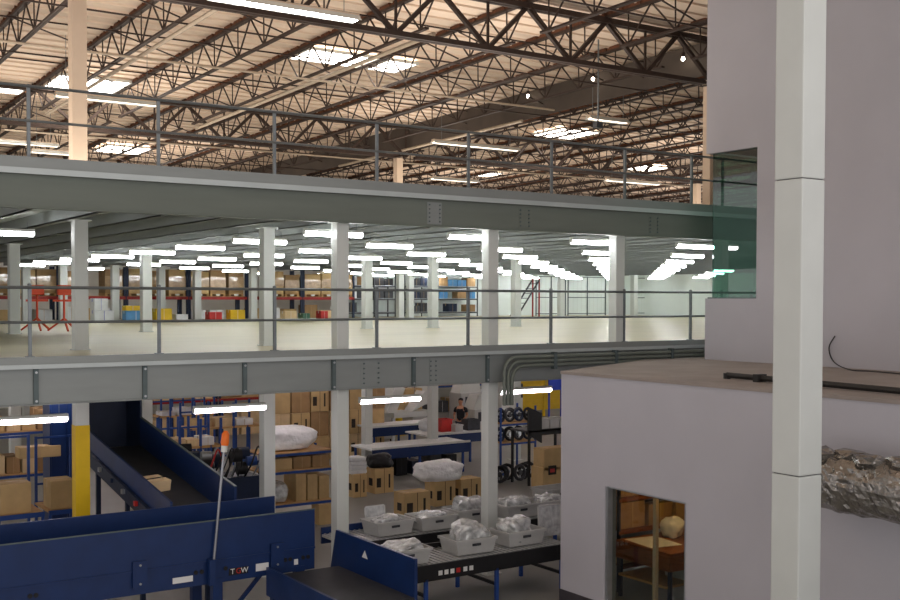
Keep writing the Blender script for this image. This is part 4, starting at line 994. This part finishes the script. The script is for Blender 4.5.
# wire partition before the white wall
for i, (a, b) in enumerate(((536, 566), (568, 606), (637, 676), (678, 720))):
    Y = 47.8; X0, X1 = PX(a, Y), PX(b, Y); o = (X0, Y, ZM)
    t = thing('wire_partition', 'light framed wire partition before the white wall, %s from left' % ORD[i+1], 'partition', o)
    for X in (X0, (X0+X1)/2, X1-.05): MB(o).box(X, X+.05, Y, Y+.05, ZM, ZM+2.2).build('post', 'clip_steel', t)
    for z in (.1, 1.0, 2.15): MB(o).box(X0, X1, Y+.01, Y+.04, ZM+z, ZM+z+.04).build('rail', 'clip_steel', t)
    m = MB(o)
    X = X0+.1
    while X < X1: m.box(X, X+.006, Y+.02, Y+.026, ZM+.1, ZM+2.15); X += .3
    m.build('wire_mesh', 'white_paint', t)
t = thing('safety_ladder', 'dark steel stair frame on the mezzanine beside the white wall', 'stair', (PX(536, 45), 45, ZM))
for s in (0,.6): MB().bar((-1.2,s,.05),(.2,s,1.9), .06).build('stringer', 'dark_grey', t)
for k in range(7): MB().box(-1.1+k*.19-.1,-1.1+k*.19+.1,.03,.57,.2+k*.25,.23+k*.25).build('tread', 'dark_grey', t)
MB().box(.2,.26,0,.06,0,2.0).build('leg', 'red_beam', t); MB().box(.2,.26,.54,.6,0,2.0).build('leg', 'red_beam', t)
# ------------------------------------------------------------------ ROOM BEHIND THE OFFICE DOORWAY
def drack(label, x0, x1, y0, y1, levels, top): rack('timber_shelf', label, x0, x1, y0, y1, levels, top, post='blue_dark', beam='brown_panel', board='brown_panel', cat='shelf')
t = thing('work_table', 'brown timber work table inside the glazed office doorway', 'table', (14.2, 14.3, 0))
MB().box(-.5,2.2,-.7,.7,.98,1.03).build('top', 'brown_panel', t); MB().box(-.5,2.2,-.72,-.68,.72,.98).box(-.52,-.48,-.7,.7,.72,.98).build('apron', 'brown_panel', t)
for x in (-.45,2.1):
    for y in (-.65,.6): MB().box(x,x+.06,y,y+.06,0,.98).build('leg', 'blue_dark', t)
MB().box(-.5,2.2,-.6,.6,.4,.44).build('lower_shelf', 'wood', t)
drack('brown timber shelving with cartons behind the work table', 13.9, 16.9, 15.12, 15.62, (.5,1.15,1.75), 2.5)
for lv, z in enumerate((.5,1.15,1.75)):
    for j in range(4):
        carton('carton on the %s shelf of the brown office shelving, %s from left' % (('lower','middle','top')[lv], ORD[j+1]), 13.98+j*.72, 14.6+j*.72, 15.16, 15.58, z, z+random.uniform(.35,.5), m=random.choice(('carton','carton_dark','carton_dark')))
q = MB((14.2,14.2,1.033)); q.slab([(13.74,14.1,1.033),(14.4,14.0,1.033),(14.5,14.8,1.033),(13.84,14.9,1.033)], (0,0,.006)); tag(q.build('paper_sheet', 'white_box'), 'white paper sheet lying on the brown office table', 'paper')
wrap('white bundle on the brown office table behind the doorway', (14.75, 14.6, 1.03+.17), (.2,.2,.21), 31, 'white_box')
crate('grey bin on the lower shelf of the brown office table', (14.6, 14.1, .44), .6, .45, .25, 'tote_grey', 'bin', 'bin')
t = thing('desk_lamp_post', 'slim cream post standing beside the brown office table', 'post', (13.45, 13.7, 0))
MB().box(-.035,.035,-.035,.035,.02,2.0).build('post', 'cream_paint', t); MB().box(-.12,.12,-.12,.12,0,.02).build('base_plate', 'blue_dark', t)
lt = tube_fixture('added fluorescent tube lighting the office room behind the doorway', (14.4, 13.4, 2.8), 1.3, 'tube_warm', None, .1)  # unseen lamp added to brighten the room behind the glass

# ------------------------------------------------------------------ LIGHT, WORLD, CAMERA
w = bpy.data.worlds.new('World'); S.world = w; w.use_nodes = True
nt = w.node_tree; bg = nt.nodes['Background']; bg.inputs[0].default_value = lin((216,211,212))
tc = nt.nodes.new('ShaderNodeTexCoord'); sx = nt.nodes.new('ShaderNodeSeparateXYZ'); nt.links.new(tc.outputs['Generated'], sx.inputs[0])
mr = nt.nodes.new('ShaderNodeMapRange'); mr.inputs['From Min'].default_value = -.3; mr.inputs['From Max'].default_value = .7; mr.inputs['To Min'].default_value = 1.15; mr.inputs['To Max'].default_value = .5
nt.links.new(sx.outputs['Z'], mr.inputs['Value'])
my = nt.nodes.new('ShaderNodeMapRange'); my.inputs['From Min'].default_value = -1; my.inputs['From Max'].default_value = .3; my.inputs['To Min'].default_value = 1.1; my.inputs['To Max'].default_value = .75
nt.links.new(sx.outputs['Y'], my.inputs['Value'])
mu = nt.nodes.new('ShaderNodeMath'); mu.operation = 'MULTIPLY'; nt.links.new(mr.outputs[0], mu.inputs[0]); nt.links.new(my.outputs[0], mu.inputs[1]); nt.links.new(mu.outputs[0], bg.inputs[1])
for i, (X, Y) in enumerate(((6, 22), (16, 22), (10, 34), (22, 34), (36, 34), (16, 46), (32, 46), (47, 44))):  # soft upward fill added to brighten the roof deck, no fixtures here
    la = bpy.data.lights.new('roof_fill_light', 'AREA'); la.size = 5; la.energy = 165; la.color = (1, .91, .83)
    lo = bpy.data.objects.new('roof_fill_light', la); COL.objects.link(lo); lo.location = (X, Y, 7.7); lo.rotation_euler = (PI, 0, 0)
cam = bpy.data.cameras.new('Camera'); co = bpy.data.objects.new('Camera', cam); COL.objects.link(co)
co.matrix_world = Matrix(((R_.x,U_.x,-F_.x,0),(R_.y,U_.y,-F_.y,0),(R_.z,U_.z,-F_.z,CZ),(0,0,0,1)))
cam.sensor_width = 36; cam.lens = FOC*36/900; cam.shift_y = (CYP-300)/900; cam.clip_end = 300
S.camera = co
S.view_settings.view_transform = 'Standard'; S.view_settings.look = 'None'; S.view_settings.exposure = 1.0; S.view_settings.gamma = 1; S.view_settings.use_curve_mapping = False
